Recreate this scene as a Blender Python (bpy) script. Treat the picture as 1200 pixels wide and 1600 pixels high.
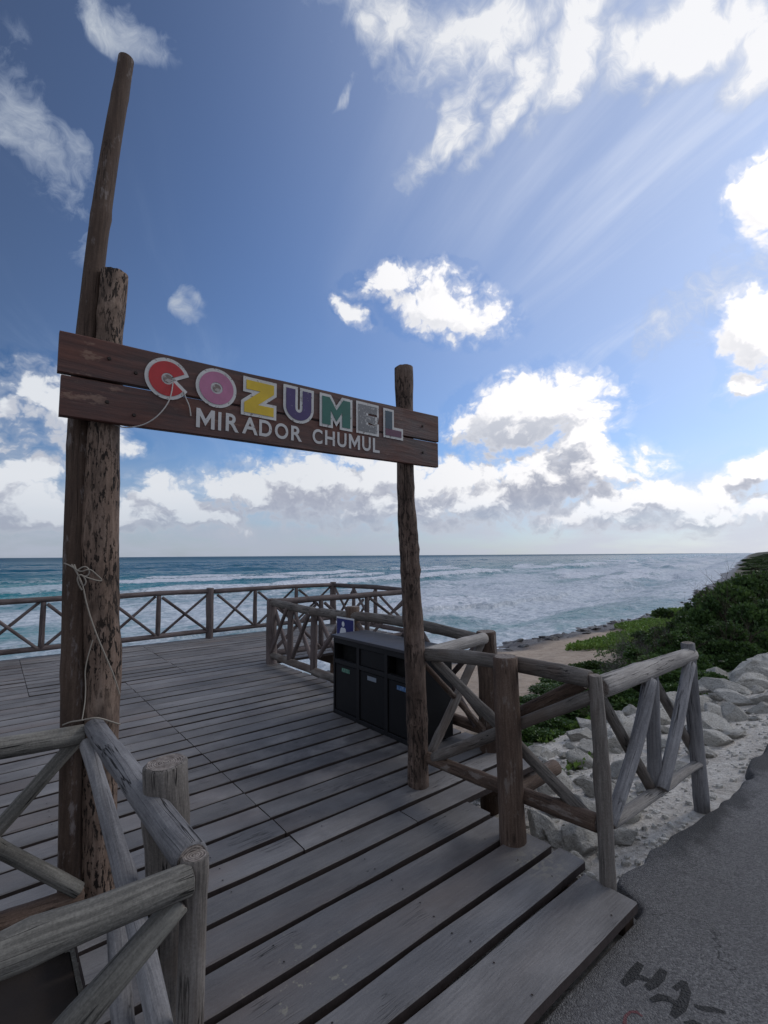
import bpy, bmesh, math, random
import numpy as np
from mathutils import Vector, Matrix, Euler, Quaternion

R = math.radians
random.seed(7)
rng = np.random.default_rng(11)
scene = bpy.context.scene
for o in list(bpy.data.objects):
    bpy.data.objects.remove(o, do_unlink=True)
COL = scene.collection

# ------------------------------------------------------------------ camera
EYE = 1.55
FPX, PITCH, ROLL = 745.0, R(5.2), R(0.38)
cam_data = bpy.data.cameras.new('camera')
cam = bpy.data.objects.new('camera', cam_data)
COL.objects.link(cam)
cam_data.sensor_fit = 'VERTICAL'
cam_data.sensor_height = 36.0
cam_data.lens = 36.0 * FPX / 1600.0
cam_data.clip_start = 0.05
cam_data.clip_end = 60000.0
cam.matrix_world = Matrix.Translation((0, 0, EYE)) @ Matrix.Rotation(R(90) + PITCH, 4, 'X') @ Matrix.Rotation(-ROLL, 4, 'Z')
scene.camera = cam
scene.render.resolution_x, scene.render.resolution_y = 768, 1024

# ------------------------------------------------------------------ colour management, world, sun
scene.view_settings.view_transform = 'Standard'
scene.view_settings.look = 'None'
scene.view_settings.exposure = 0.0
scene.view_settings.gamma = 1.0
SUN_AZ, SUN_EL = R(62), R(33)          # azimuth clockwise from +Y
sun_dir = Vector((math.sin(SUN_AZ) * math.cos(SUN_EL), math.cos(SUN_AZ) * math.cos(SUN_EL), math.sin(SUN_EL)))
sd = bpy.data.lights.new('sun', 'SUN')
sd.energy = 0.9
sd.angle = R(16)
sd.color = (1.0, 0.93, 0.84)
sun = bpy.data.objects.new('sun', sd)
COL.objects.link(sun)
sun.rotation_euler = sun_dir.to_track_quat('Z', 'Y').to_euler()


class NT:
    """small node-tree helper"""
    def __init__(self, tree):
        self.t = tree
        self.n = tree.nodes
        self.l = tree.links

    def new(self, typ, **kw):
        nd = self.n.new(typ)
        for k, v in kw.items():
            setattr(nd, k, v)
        return nd

    def put(self, sock, val):
        if val is None:
            return
        if isinstance(val, bpy.types.NodeSocket):
            self.l.new(val, sock)
        else:
            sock.default_value = val

    def math(self, op, a, b=None, c=None, clamp=False):
        nd = self.new('ShaderNodeMath', operation=op, use_clamp=clamp)
        for i, v in enumerate((a, b, c)):
            self.put(nd.inputs[i], v)
        return nd.outputs[0]

    def vmath(self, op, a, b=None, scale=None):
        nd = self.new('ShaderNodeVectorMath', operation=op)
        self.put(nd.inputs[0], a)
        if b is not None:
            self.put(nd.inputs[1], b)
        if scale is not None:
            self.put(nd.inputs['Scale'], scale)
        return nd.outputs['Value'] if op in ('LENGTH', 'DOT_PRODUCT', 'DISTANCE') else nd.outputs[0]

    def noise(self, vec, scale=5, detail=4, rough=0.55, dist=0.0, out='Fac', lac=2.0, dims='3D'):
        nd = self.new('ShaderNodeTexNoise', noise_dimensions=dims)
        self.put(nd.inputs['Vector'], vec)
        self.put(nd.inputs['Scale'], scale)
        self.put(nd.inputs['Detail'], detail)
        self.put(nd.inputs['Roughness'], rough)
        self.put(nd.inputs['Lacunarity'], lac)
        self.put(nd.inputs['Distortion'], dist)
        return nd.outputs[out]

    def voronoi(self, vec, scale=5, feature='F1', detail=0.0, rough=0.5, out='Distance', rand=1.0, dims='3D'):
        nd = self.new('ShaderNodeTexVoronoi', feature=feature, voronoi_dimensions=dims)
        self.put(nd.inputs['Vector'], vec)
        self.put(nd.inputs['Scale'], scale)
        if 'Detail' in nd.inputs:
            self.put(nd.inputs['Detail'], detail)
            self.put(nd.inputs['Roughness'], rough)
        self.put(nd.inputs['Randomness'], rand)
        return nd.outputs[out]

    def rng(self, v, a, b, c=0.0, d=1.0, smooth=True):
        nd = self.new('ShaderNodeMapRange', interpolation_type='SMOOTHSTEP' if smooth else 'LINEAR')
        for i, x in enumerate((v, a, b, c, d)):
            self.put(nd.inputs[i], x)
        return nd.outputs[0]

    def mapping(self, vec, loc=(0, 0, 0), rot=(0, 0, 0), scale=(1, 1, 1), typ='POINT'):
        nd = self.new('ShaderNodeMapping', vector_type=typ)
        self.put(nd.inputs['Vector'], vec)
        nd.inputs['Location'].default_value = loc
        nd.inputs['Rotation'].default_value = rot
        nd.inputs['Scale'].default_value = scale
        return nd.outputs[0]

    def mix(self, f, a, b, blend='MIX'):
        nd = self.new('ShaderNodeMix', data_type='RGBA', blend_type=blend)
        self.put(nd.inputs[0], f)
        self.put(nd.inputs[6], a if not (isinstance(a, tuple) and len(a) == 3) else (*a, 1))
        self.put(nd.inputs[7], b if not (isinstance(b, tuple) and len(b) == 3) else (*b, 1))
        return nd.outputs[2]

    def ramp(self, f, stops, interp='LINEAR'):
        nd = self.new('ShaderNodeValToRGB')
        cr = nd.color_ramp
        cr.interpolation = interp
        while len(cr.elements) < len(stops):
            cr.elements.new(0.5)
        for e, (p, c) in zip(cr.elements, stops):
            e.position = p
            e.color = (*c, 1) if len(c) == 3 else c
        self.put(nd.inputs[0], f)
        return nd.outputs[0]

    def comb(self, x, y, z):
        nd = self.new('ShaderNodeCombineXYZ')
        for i, v in enumerate((x, y, z)):
            self.put(nd.inputs[i], v)
        return nd.outputs[0]

    def sep(self, v):
        nd = self.new('ShaderNodeSeparateXYZ')
        self.put(nd.inputs[0], v)
        return nd.outputs


def px_azel(px, py):
    d = cam.matrix_world.to_3x3() @ Vector(((px - 600) / FPX, (800 - py) / FPX, -1))
    d.normalize()
    return math.atan2(d.x, d.y), math.asin(d.z)


# ---- sky: physical sky plus a procedural cloud cover described by azimuth and elevation
world = bpy.data.worlds.new('World')
scene.world = world
world.use_nodes = True
wt = NT(world.node_tree)
wt.n.clear()
w_out = wt.new('ShaderNodeOutputWorld')
w_bg = wt.new('ShaderNodeBackground')
wt.l.new(w_bg.outputs[0], w_out.inputs[0])
sky = wt.new('ShaderNodeTexSky', sky_type='NISHITA')
sky.sun_disc = False
sky.sun_elevation = SUN_EL
sky.sun_rotation = SUN_AZ
sky.altitude = 0
sky.air_density = 1.0
sky.dust_density = 0.6
sky.ozone_density = 2.5

# cloud masses: az, el (deg), half width, half height (deg), tilt (deg), strength
def cl(px, py, rx, ry, rot, k):
    a, e = px_azel(px, py)
    a1, e1 = px_azel(px + rx, py)
    a2, e2 = px_azel(px, py - ry)
    return (a, e, max(abs(a1 - a), 0.01), max(abs(e2 - e), 0.008), R(rot), k)

CUMULUS = [
    cl(705, 487, 92, 44, -12, 1.0), cl(610, 440, 58, 26, 5, .9), cl(690, 425, 38, 20, 0, .8), cl(552, 490, 30, 15, -25, .8),
    cl(1188, 318, 58, 56, 0, 1.15), cl(1190, 505, 70, 74, 0, 1.2), cl(1165, 605, 48, 28, 0, .8), cl(1250, 380, 70, 160, 0, 1.0),
    cl(828, 650, 125, 58, 8, 1.25), cl(905, 700, 70, 62, 0, 1.05), cl(760, 668, 75, 30, 0, .9), cl(860, 745, 160, 50, 0, 1.0),
    cl(1040, 775, 150, 34, 0, 1.0), cl(1110, 790, 110, 30, 0, .9), cl(1190, 735, 60, 26, 0, .8),
    cl(520, 758, 150, 50, 3, 1.1), cl(640, 760, 130, 46, 0, 1.05), cl(400, 775, 110, 40, 0, 1.0), cl(262, 775, 62, 38, 0, 1.0),
    cl(560, 725, 60, 30, 0, .9), cl(90, 640, 95, 62, 0, .95), cl(30, 770, 90, 60, 0, 1.0), cl(160, 690, 60, 30, 0, .7),
    cl(-120, 700, 130, 90, 0, 1.0), cl(640, 790, 340, 40, 0, 1.0), cl(200, 805, 300, 34, 0, 1.0), cl(1000, 800, 300, 36, 0, 1.0),
]
FLEECE = [
    cl(610, 30, 110, 66, -20, 1.1), cl(780, 50, 160, 90, 10, 1.2), cl(920, 40, 130, 95, 30, 1.2), cl(700, 210, 100, 36, 35, 1.1),
    cl(800, 140, 100, 48, 35, 1.1), cl(1080, 40, 150, 84, 0, 1.55), cl(1190, 50, 100, 100, 0, 1.5), cl(60, 235, 112, 66, -45, .72),
    cl(10, 180, 60, 60, -20, .75), cl(190, 20, 88, 56, -10, .8), cl(296, 485, 24, 24, -20, .72), cl(215, 60, 30, 40, 30, .5),
    cl(760, -90, 400, 90, 0, 1.0), cl(540, 125, 40, 14, 20, .5), cl(1090, 470, 150, 50, 30, .62), cl(300, 738, 90, 12, 4, .55),
    cl(430, 715, 90, 14, 22, .6),
]


def blob_group(name, blobs, soft_lo, soft_hi):
    g = bpy.data.node_groups.new(name, 'ShaderNodeTree')
    g.interface.new_socket('AzEl', in_out='INPUT', socket_type='NodeSocketVector')
    g.interface.new_socket('Mask', in_out='OUTPUT', socket_type='NodeSocketFloat')
    t = NT(g)
    gi, go = t.new('NodeGroupInput'), t.new('NodeGroupOutput')
    acc = None
    gx, gy, _gz = t.sep(gi.outputs[0])[0:3]
    for (a, e, ra, re, rot, k) in blobs:
        v = t.vmath('SUBTRACT', t.comb(gx, gy, acc if acc is not None else 0.0), (a, e, 0))   # one after another: keeps the shader stack small
        v = t.mapping(v, rot=(0, 0, -rot))
        v = t.mapping(v, scale=(1 / ra, 1 / re, 0))
        d = t.vmath('LENGTH', v)
        m = t.rng(d, soft_hi, soft_lo, 0.0, k)
        acc = m if acc is None else t.math('MAXIMUM', acc, m)
    t.l.new(acc, go.inputs[0])
    return g


G_CUM = blob_group('cumulus_masses', CUMULUS, 0.15, 1.75)
G_FLE = blob_group('fleece_masses', FLEECE, 0.1, 1.7)

geo = wt.new('ShaderNodeTexCoord')
D = geo.outputs['Generated']
dx, dy, dz = wt.sep(D)[0:3]
azel = wt.comb(wt.math('ARCTAN2', dx, dy), wt.math('ARCSINE', dz), 0.0)


def use(g, vec):
    nd = wt.new('ShaderNodeGroup')
    nd.node_tree = g
    wt.put(nd.inputs[0], vec)
    return nd.outputs[0]


warp = wt.vmath('SCALE', wt.vmath('SUBTRACT', wt.noise(azel, 7, 5, .6, out='Color', dims='2D'), (.5, .5, .5)), scale=0.065)


def cumulus_density(off):
    ae = wt.vmath('ADD', wt.vmath('ADD', azel, off), warp)
    m = use(G_CUM, ae)
    st = wt.mapping(ae, scale=(1, 1.3, 0))
    bil = wt.voronoi(st, 17, 'F1', detail=3.0, rough=.6, dims='2D')
    n = wt.noise(st, 9.0, 9, .66, dims='2D')
    x = wt.math('MULTIPLY_ADD', n, 1.25, wt.math('MULTIPLY', bil, -0.55))
    return wt.math('MULTIPLY', wt.math('MULTIPLY_ADD', m, 1.0, wt.math('ADD', x, -0.36)), wt.rng(m, .03, .3)), m


c0, m0 = cumulus_density((0, 0, 0))
c1, m1 = cumulus_density((0.020, 0.034, 0.0))
cum_a = wt.math('MAXIMUM', wt.rng(c0, 0.12, 0.52), wt.math('MULTIPLY', wt.rng(c0, -0.12, 0.40), .35))
lit = wt.math('MULTIPLY_ADD', wt.math('SUBTRACT', m0, m1), 0.9, wt.math('MULTIPLY', wt.math('SUBTRACT', c0, c1), .85))
lit = wt.rng(lit, -0.14, 0.40)
thick = wt.rng(c0, 0.22, 0.85)
# fleecy broken clouds
fw = wt.vmath('SCALE', wt.vmath('SUBTRACT', wt.noise(D, 7, 3, .65, out='Color'), (.5, .5, .5)), scale=0.20)
fm = use(G_FLE, wt.vmath('ADD', azel, fw))
fn = wt.noise(wt.vmath('ADD', D, fw), 12, 8, .66)
fl = wt.math('ADD', wt.math('MULTIPLY', fm, .95), wt.math('MULTIPLY_ADD', fn, 2.1, -1.16))
fle_a = wt.math('MULTIPLY', wt.rng(fl, 0.16, 1.0, smooth=False), wt.rng(fm, .02, .35))
# cirrus streaks, laid out on a high flat layer
pz = wt.math('MAXIMUM', dz, 0.03)
plane = wt.comb(wt.math('DIVIDE', dx, pz), wt.math('DIVIDE', dy, pz), 0.0)
pl = wt.mapping(plane, rot=(0, 0, R(-14)))
plw = wt.vmath('ADD', pl, wt.vmath('SCALE', wt.noise(pl, .5, 1, .5, out='Color'), scale=.8))
ci = wt.noise(wt.mapping(plw, scale=(1.9, .15, 1)), 1.3, 6, .6)
ci2 = wt.noise(wt.mapping(plw, loc=(3, 1, 0), scale=(.5, .22, 1)), .8, 4, .5)
cir = wt.math('MULTIPLY', wt.rng(ci, .47, .72), wt.rng(ci2, .38, .62))
right = wt.rng(wt.math('ARCTAN2', dx, dy), R(-30), R(30), .30, 1.0)
cir = wt.math('MULTIPLY', cir, right)
cir = wt.math('MULTIPLY', cir, wt.rng(dz, 0.02, 0.2))
cir = wt.math('MULTIPLY', cir, 0.84)
# low pale bank of distant cloud at the horizon
bank_n = wt.noise(wt.mapping(D, scale=(1, 1, 4)), 6, 5, .55)
bank = wt.math('MULTIPLY', wt.rng(dz, 0.22, 0.03), wt.rng(bank_n, .30, .62, .55, 1.0))
bank = wt.math('MULTIPLY', bank, 0.90)

skycol = wt.vmath('SCALE', sky.outputs[0], scale=0.105)
skycol = wt.mix(1.0, skycol, (0.70, 0.90, 1.18), 'MULTIPLY')
away = wt.math('MULTIPLY_ADD', wt.vmath('DOT_PRODUCT', D, tuple(sun_dir)), 1.0, wt.math('MULTIPLY', dz, -.75))
skycol = wt.vmath('SCALE', skycol, scale=wt.rng(away, -.50, .22, .49, 1.04))
sun_near = wt.rng(wt.vmath('DOT_PRODUCT', D, tuple(sun_dir)), 0.25, 0.98)
c = wt.mix(wt.math('MULTIPLY', wt.math('MULTIPLY', sun_near, sun_near), .30), skycol, (0.80, 0.86, 0.98))
c = wt.mix(cir, c, wt.mix(sun_near, (0.36, 0.48, 0.70), (0.78, 0.84, 0.98)))
c = wt.mix(bank, c, wt.mix(sun_near, (0.43, 0.47, 0.57), (0.68, 0.70, 0.80)))
flecol = wt.mix(fle_a, (0.36, 0.44, 0.60), wt.mix(sun_near, (0.50, 0.55, 0.62), (0.96, 0.96, 0.98)))
c = wt.mix(wt.math('MULTIPLY', fle_a, .95), c, flecol)
shade = wt.mix(wt.rng(dz, 0.0, .35), (0.35, 0.37, 0.46), (0.50, 0.54, 0.63))
shade = wt.mix(wt.math('MULTIPLY', sun_near, wt.rng(dz, .16, .42)), shade, (0.98, 0.97, 0.99))
bright = wt.mix(sun_near, (0.74, 0.77, 0.82), (1.15, 1.12, 1.12))
lit2 = wt.math('ADD', lit, wt.math('MULTIPLY', wt.math('SUBTRACT', 1.0, thick), .42), clamp=True)
cumcol = wt.mix(lit2, shade, bright)
lowfade = wt.rng(dz, 0.0, 0.14, 0.38, 1.0)
c = wt.mix(wt.math('MULTIPLY', cum_a, lowfade), c, cumcol)
# unseen broken grey overcast behind and above the viewer, added to lift ambient light
ov = wt.rng(wt.math('MULTIPLY_ADD', dz, -.55, dy), .05, -.40)
ovn = wt.noise(wt.mapping(D, scale=(1, 1, 1.6)), 3.2, 4, .6)
ov = wt.math('MULTIPLY', ov, wt.rng(ovn, .30, .55, .55, .95))
c = wt.mix(ov, c, wt.mix(ovn, (.28, .32, .40), (.66, .70, .80)))
# the lower half of the dome is never seen: sea level reaches the horizon
wt.l.new(c, w_bg.inputs[0])
w_bg.inputs[1].default_value = 1.0
SKY_ONLY = False
world.cycles.sampling_method = 'MANUAL'
world.cycles.sample_map_resolution = 256
#==SKYEND==

# ------------------------------------------------------------------ frames of reference
# The boardwalk is a right-angled grid: s runs along the planks (right and away), t runs out to sea.
ANG = R(50.7)
US = Vector((math.sin(ANG), math.cos(ANG), 0))
UT = Vector((-math.cos(ANG), math.sin(ANG), 0))
DECK_ROT = R(90) - ANG


def st(s, t, z=0.0):
    v = US * s + UT * t
    v.z = z
    return v


def sightline(px, py):
    return cam.matrix_world.to_3x3() @ Vector(((px - 600) / FPX, (800 - py) / FPX, -1))


def on_t(px, py, t):                     # survey: where a sight line meets the upright plane t = const
    d = sightline(px, py)
    p = d * (t / d.dot(UT))
    return Vector((p.x, p.y, p.z + EYE))


def on_s(px, py, s):
    d = sightline(px, py)
    p = d * (s / d.dot(US))
    return Vector((p.x, p.y, p.z + EYE))


def on_z(px, py, z=0.0):
    d = sightline(px, py)
    p = d * ((z - EYE) / d.z)
    return Vector((p.x, p.y, z))


def tag(o, label, cat, group=None):
    o['label'] = label
    o['category'] = cat
    if group:
        o['group'] = group
    return o


def thing(name, label, cat, loc=(0, 0, 0), rz=0.0, group=None):
    o = bpy.data.objects.new(name, None)
    COL.objects.link(o)
    o.empty_display_size = 0.1
    o.location = loc
    o.rotation_euler = (0, 0, rz)
    return tag(o, label, cat, group)


def link(name, me, mats, parent=None, mw=None):
    o = bpy.data.objects.new(name, me)
    COL.objects.link(o)
    for m in (mats if isinstance(mats, (list, tuple)) else [mats]):
        me.materials.append(m)
    if parent is not None:
        o.parent = parent
    if mw is not None:
        if parent is not None:
            pm = Matrix.Translation(parent.location) @ parent.rotation_euler.to_matrix().to_4x4()
            if parent.parent is not None:
                q = parent.parent
                pm = Matrix.Translation(q.location) @ q.rotation_euler.to_matrix().to_4x4() @ pm
            o.matrix_local = pm.inverted() @ mw
        else:
            o.matrix_world = mw
    return o


def np_mesh(name, verts, faces, smooth=True, attrs=None):
    me = bpy.data.meshes.new(name)
    verts = np.asarray(verts, dtype=np.float32)
    faces = np.asarray(faces, dtype=np.int32)
    k = faces.shape[1]
    me.vertices.add(len(verts))
    me.vertices.foreach_set('co', verts.ravel())
    me.loops.add(faces.size)
    me.loops.foreach_set('vertex_index', faces.ravel())
    me.polygons.add(len(faces))
    me.polygons.foreach_set('loop_start', np.arange(0, faces.size, k, dtype=np.int32))
    try:
        me.polygons.foreach_set('loop_total', np.full(len(faces), k, dtype=np.int32))
    except Exception:
        pass
    me.polygons.foreach_set('use_smooth', np.full(len(faces), smooth, dtype=bool))
    for n, a in (attrs or {}).items():
        at = me.attributes.new(n, 'FLOAT', 'POINT')
        at.data.foreach_set('value', np.asarray(a, dtype=np.float32).ravel())
    me.update(calc_edges=True)
    me.validate()
    return me


# ---- value noise in numpy
_perm = np.random.default_rng(5).random((256, 256)).astype(np.float32)


def vnoise(x, y):
    xi, yi = np.floor(x).astype(int), np.floor(y).astype(int)
    fx, fy = x - xi, y - yi
    fx, fy = fx * fx * (3 - 2 * fx), fy * fy * (3 - 2 * fy)
    a, b = _perm[xi % 256, yi % 256], _perm[(xi + 1) % 256, yi % 256]
    c_, d = _perm[xi % 256, (yi + 1) % 256], _perm[(xi + 1) % 256, (yi + 1) % 256]
    return (a * (1 - fx) + b * fx) * (1 - fy) + (c_ * (1 - fx) + d * fx) * fy


def fbm(x, y, octv=4, g=0.5):
    s, a, tot = 0, 1.0, 0
    for i in range(octv):
        s = s + a * vnoise(x * 2 ** i + 17.3 * i, y * 2 ** i + 9.1 * i)
        tot += a
        a *= g
    return s / tot


def sstep(a, b, x):
    k = np.clip((x - a) / (b - a), 0, 1)
    return k * k * (3 - 2 * k)


# ------------------------------------------------------------------ materials
def mat(name):
    m = bpy.data.materials.new(name)
    m.use_nodes = True
    t = NT(m.node_tree)
    t.n.clear()
    out = t.new('ShaderNodeOutputMaterial')
    b = t.new('ShaderNodeBsdfPrincipled')
    t.l.new(b.outputs[0], out.inputs[0])
    t.b = b
    t.out = out
    return m, t


def bump(t, h, dist=0.01, strength=1.0, prev=None):
    nd = t.new('ShaderNodeBump')
    t.put(nd.inputs['Height'], h)
    nd.inputs['Distance'].default_value = dist
    nd.inputs['Strength'].default_value = strength
    if prev is not None:
        t.l.new(prev, nd.inputs['Normal'])
    t.l.new(nd.outputs[0], t.b.inputs['Normal'])
    return nd.outputs[0]


def flat_mat(name, col, rough=.6, metal=0.0, noise=0.15, scale=20, spec=.4, bmp=0.0):
    m, t = mat(name)
    tc = t.new('ShaderNodeTexCoord').outputs['Object']
    n = t.noise(tc, scale, 5, .6)
    c = t.mix(n, tuple(x * (1 - noise) for x in col), tuple(min(1, x * (1 + noise)) for x in col))
    t.put(t.b.inputs['Base Color'], c)
    t.put(t.b.inputs['Roughness'], t.rng(n, 0, 1, rough * .8, min(1, rough * 1.2)))
    t.b.inputs['Metallic'].default_value = metal
    t.b.inputs['Specular IOR Level'].default_value = spec
    if bmp:
        bump(t, n, bmp)
    return m


def log_mat(name, dark, mid, light, crack=.6, pits=0.0, patch=None, rough=.85, along=0.06, f=85, red=None):
    """timber whose local Z runs along the log"""
    m, t = mat(name)
    tc = t.new('ShaderNodeTexCoord').outputs['Object']
    rnd = t.new('ShaderNodeObjectInfo').outputs['Random']
    p = t.vmath('ADD', tc, t.comb(t.math('MULTIPLY', rnd, 37), t.math('MULTIPLY', rnd, 11), t.math('MULTIPLY', rnd, 53)))
    wob = t.vmath('SCALE', t.vmath('SUBTRACT', t.noise(p, 2.2, 2, .5, out='Color'), (.5, .5, .5)), scale=.022)
    pw = t.vmath('ADD', p, wob)
    g = t.mapping(pw, scale=(1, 1, along))
    n1 = t.noise(g, f, 6, .65)
    n2 = t.noise(t.mapping(p, scale=(1, 1, .45)), 5.5, 4, .6)
    n3 = t.noise(t.mapping(pw, scale=(1, 1, .035)), 30, 3, .55)
    n4 = t.noise(p, 140, 3, .7)
    v = t.math('ADD', t.math('MULTIPLY', n1, .42), t.math('MULTIPLY_ADD', n2, .42, t.math('MULTIPLY', n4, .22)))
    col = t.ramp(v, [(.38, dark), (.52, mid), (.68, light)])
    ck = t.rng(t.math('ABSOLUTE', t.math('SUBTRACT', n3, .5)), 0.0, .013, 1.0, 0.0)
    ck = t.math('MULTIPLY', ck, t.rng(t.noise(p, 3.5, 2), .45, .58, 0, crack))
    col = t.mix(ck, col, tuple(x * .18 for x in dark))
    tone = t.rng(rnd, 0, 1, .82, 1.16, smooth=False)
    col = t.mix(1.0, col, t.comb(tone, tone, tone), 'MULTIPLY')
    h = t.math('SUBTRACT', t.math('MULTIPLY', n1, .5), ck)
    if patch:
        pm = t.rng(t.noise(t.mapping(p, scale=(1, 1, .35)), 16, 5, .7), .56, .66)
        col = t.mix(t.math('MULTIPLY', pm, .75), col, patch)
    if red:
        pm = t.rng(t.noise(t.mapping(p, scale=(1, 1, .5)), 4.5, 3, .6), .48, .66)
        col = t.mix(t.math('MULTIPLY', pm, .7), col, red)
    if pits:
        pv = t.noise(t.mapping(t.vmath('ADD', pw, t.vmath('SCALE', t.noise(p, 18, 3, .6, out='Color'), scale=.02)), scale=(1, 1, .24)), 78, 4, .6)
        pm = t.rng(pv, .535, .585)
        pm = t.math('MULTIPLY', pm, t.rng(t.noise(p, 5, 3), .38, .55, .25, 1.0))
        big = t.rng(t.noise(t.mapping(p, scale=(1, 1, .4)), 9, 4, .65), .46, .62)
        col = t.mix(t.math('MULTIPLY', big, .55), col, tuple(q * .55 for q in dark))
        col = t.mix(t.math('MULTIPLY', pm, pits), col, (0.018, .012, .009))
        h = t.math('SUBTRACT', h, t.math('MULTIPLY', pm, .8))
    t.put(t.b.inputs['Base Color'], col)
    t.put(t.b.inputs['Roughness'], t.rng(n1, 0, 1, rough - .12, rough + .1))
    t.b.inputs['Specular IOR Level'].default_value = .3
    bump(t, h, .010)
    return m


def endgrain_mat(name, dark, light):
    m, t = mat(name)
    tc = t.new('ShaderNodeTexCoord').outputs['Object']
    x, y, z = t.sep(tc)[0:3]
    wob = t.noise(tc, 25, 3, .6)
    r = t.math('SQRT', t.math('ADD', t.math('MULTIPLY', x, x), t.math('MULTIPLY', y, y)))
    rings = t.math('SINE', t.math('MULTIPLY_ADD', r, 900, t.math('MULTIPLY', wob, 9)))
    a = t.math('ARCTAN2', y, x)
    rad = t.noise(t.comb(t.math('MULTIPLY', a, 2.2), 0.0, 0.0), 3.1, 3, .7)
    rad = t.rng(rad, .62, .66)
    n = t.noise(tc, 60, 4, .6)
    v = t.math('ADD', t.math('MULTIPLY', rings, .12), n)
    col = t.ramp(v, [(.3, dark), (.65, light)])
    col = t.mix(t.math('MULTIPLY', rad, .7), col, tuple(q * .3 for q in dark))
    t.put(t.b.inputs['Base Color'], col)
    t.b.inputs['Roughness'].default_value = .9
    t.b.inputs['Specular IOR Level'].default_value = .2
    bump(t, v, .004)
    return m


M_GREY = log_mat('silvered_timber', (.085, .082, .085), (.19, .185, .19), (.33, .32, .32), crack=.95, along=.06)
M_GREYBR = log_mat('weathered_timber', (.050, .044, .040), (.130, .115, .102), (.25, .225, .205), crack=.95, red=(.105, .078, .062))
M_BROWN = log_mat('brown_timber', (.040, .027, .020), (.095, .062, .046), (.18, .130, .10), crack=.8, patch=(.20, .17, .15))
M_FAR = log_mat('railing_timber', (.050, .040, .038), (.115, .090, .086), (.20, .165, .155), crack=.5)
M_PEEL = log_mat('worm_eaten_timber', (.095, .062, .045), (.190, .130, .098), (.30, .225, .175), crack=.7, pits=1.0, f=60)
M_POLE = log_mat('smooth_pole_timber', (.045, .030, .022), (.085, .055, .040), (.15, .105, .080), crack=.5, patch=(.21, .18, .17))
M_RPOST = log_mat('pitted_post_timber', (.060, .040, .031), (.130, .088, .068), (.22, .165, .135), crack=.7, pits=.85, f=60)
M_END = endgrain_mat('log_end_grain', (.10, .08, .07), (.30, .26, .23))
M_NEAR = log_mat('split_grey_timber', (.040, .038, .034), (.130, .122, .108), (.29, .275, .24), crack=1.0, along=.045, f=70)
M_PALE = log_mat('pale_split_timber', (.12, .11, .105), (.26, .24, .22), (.42, .39, .36), crack=.8)


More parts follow.
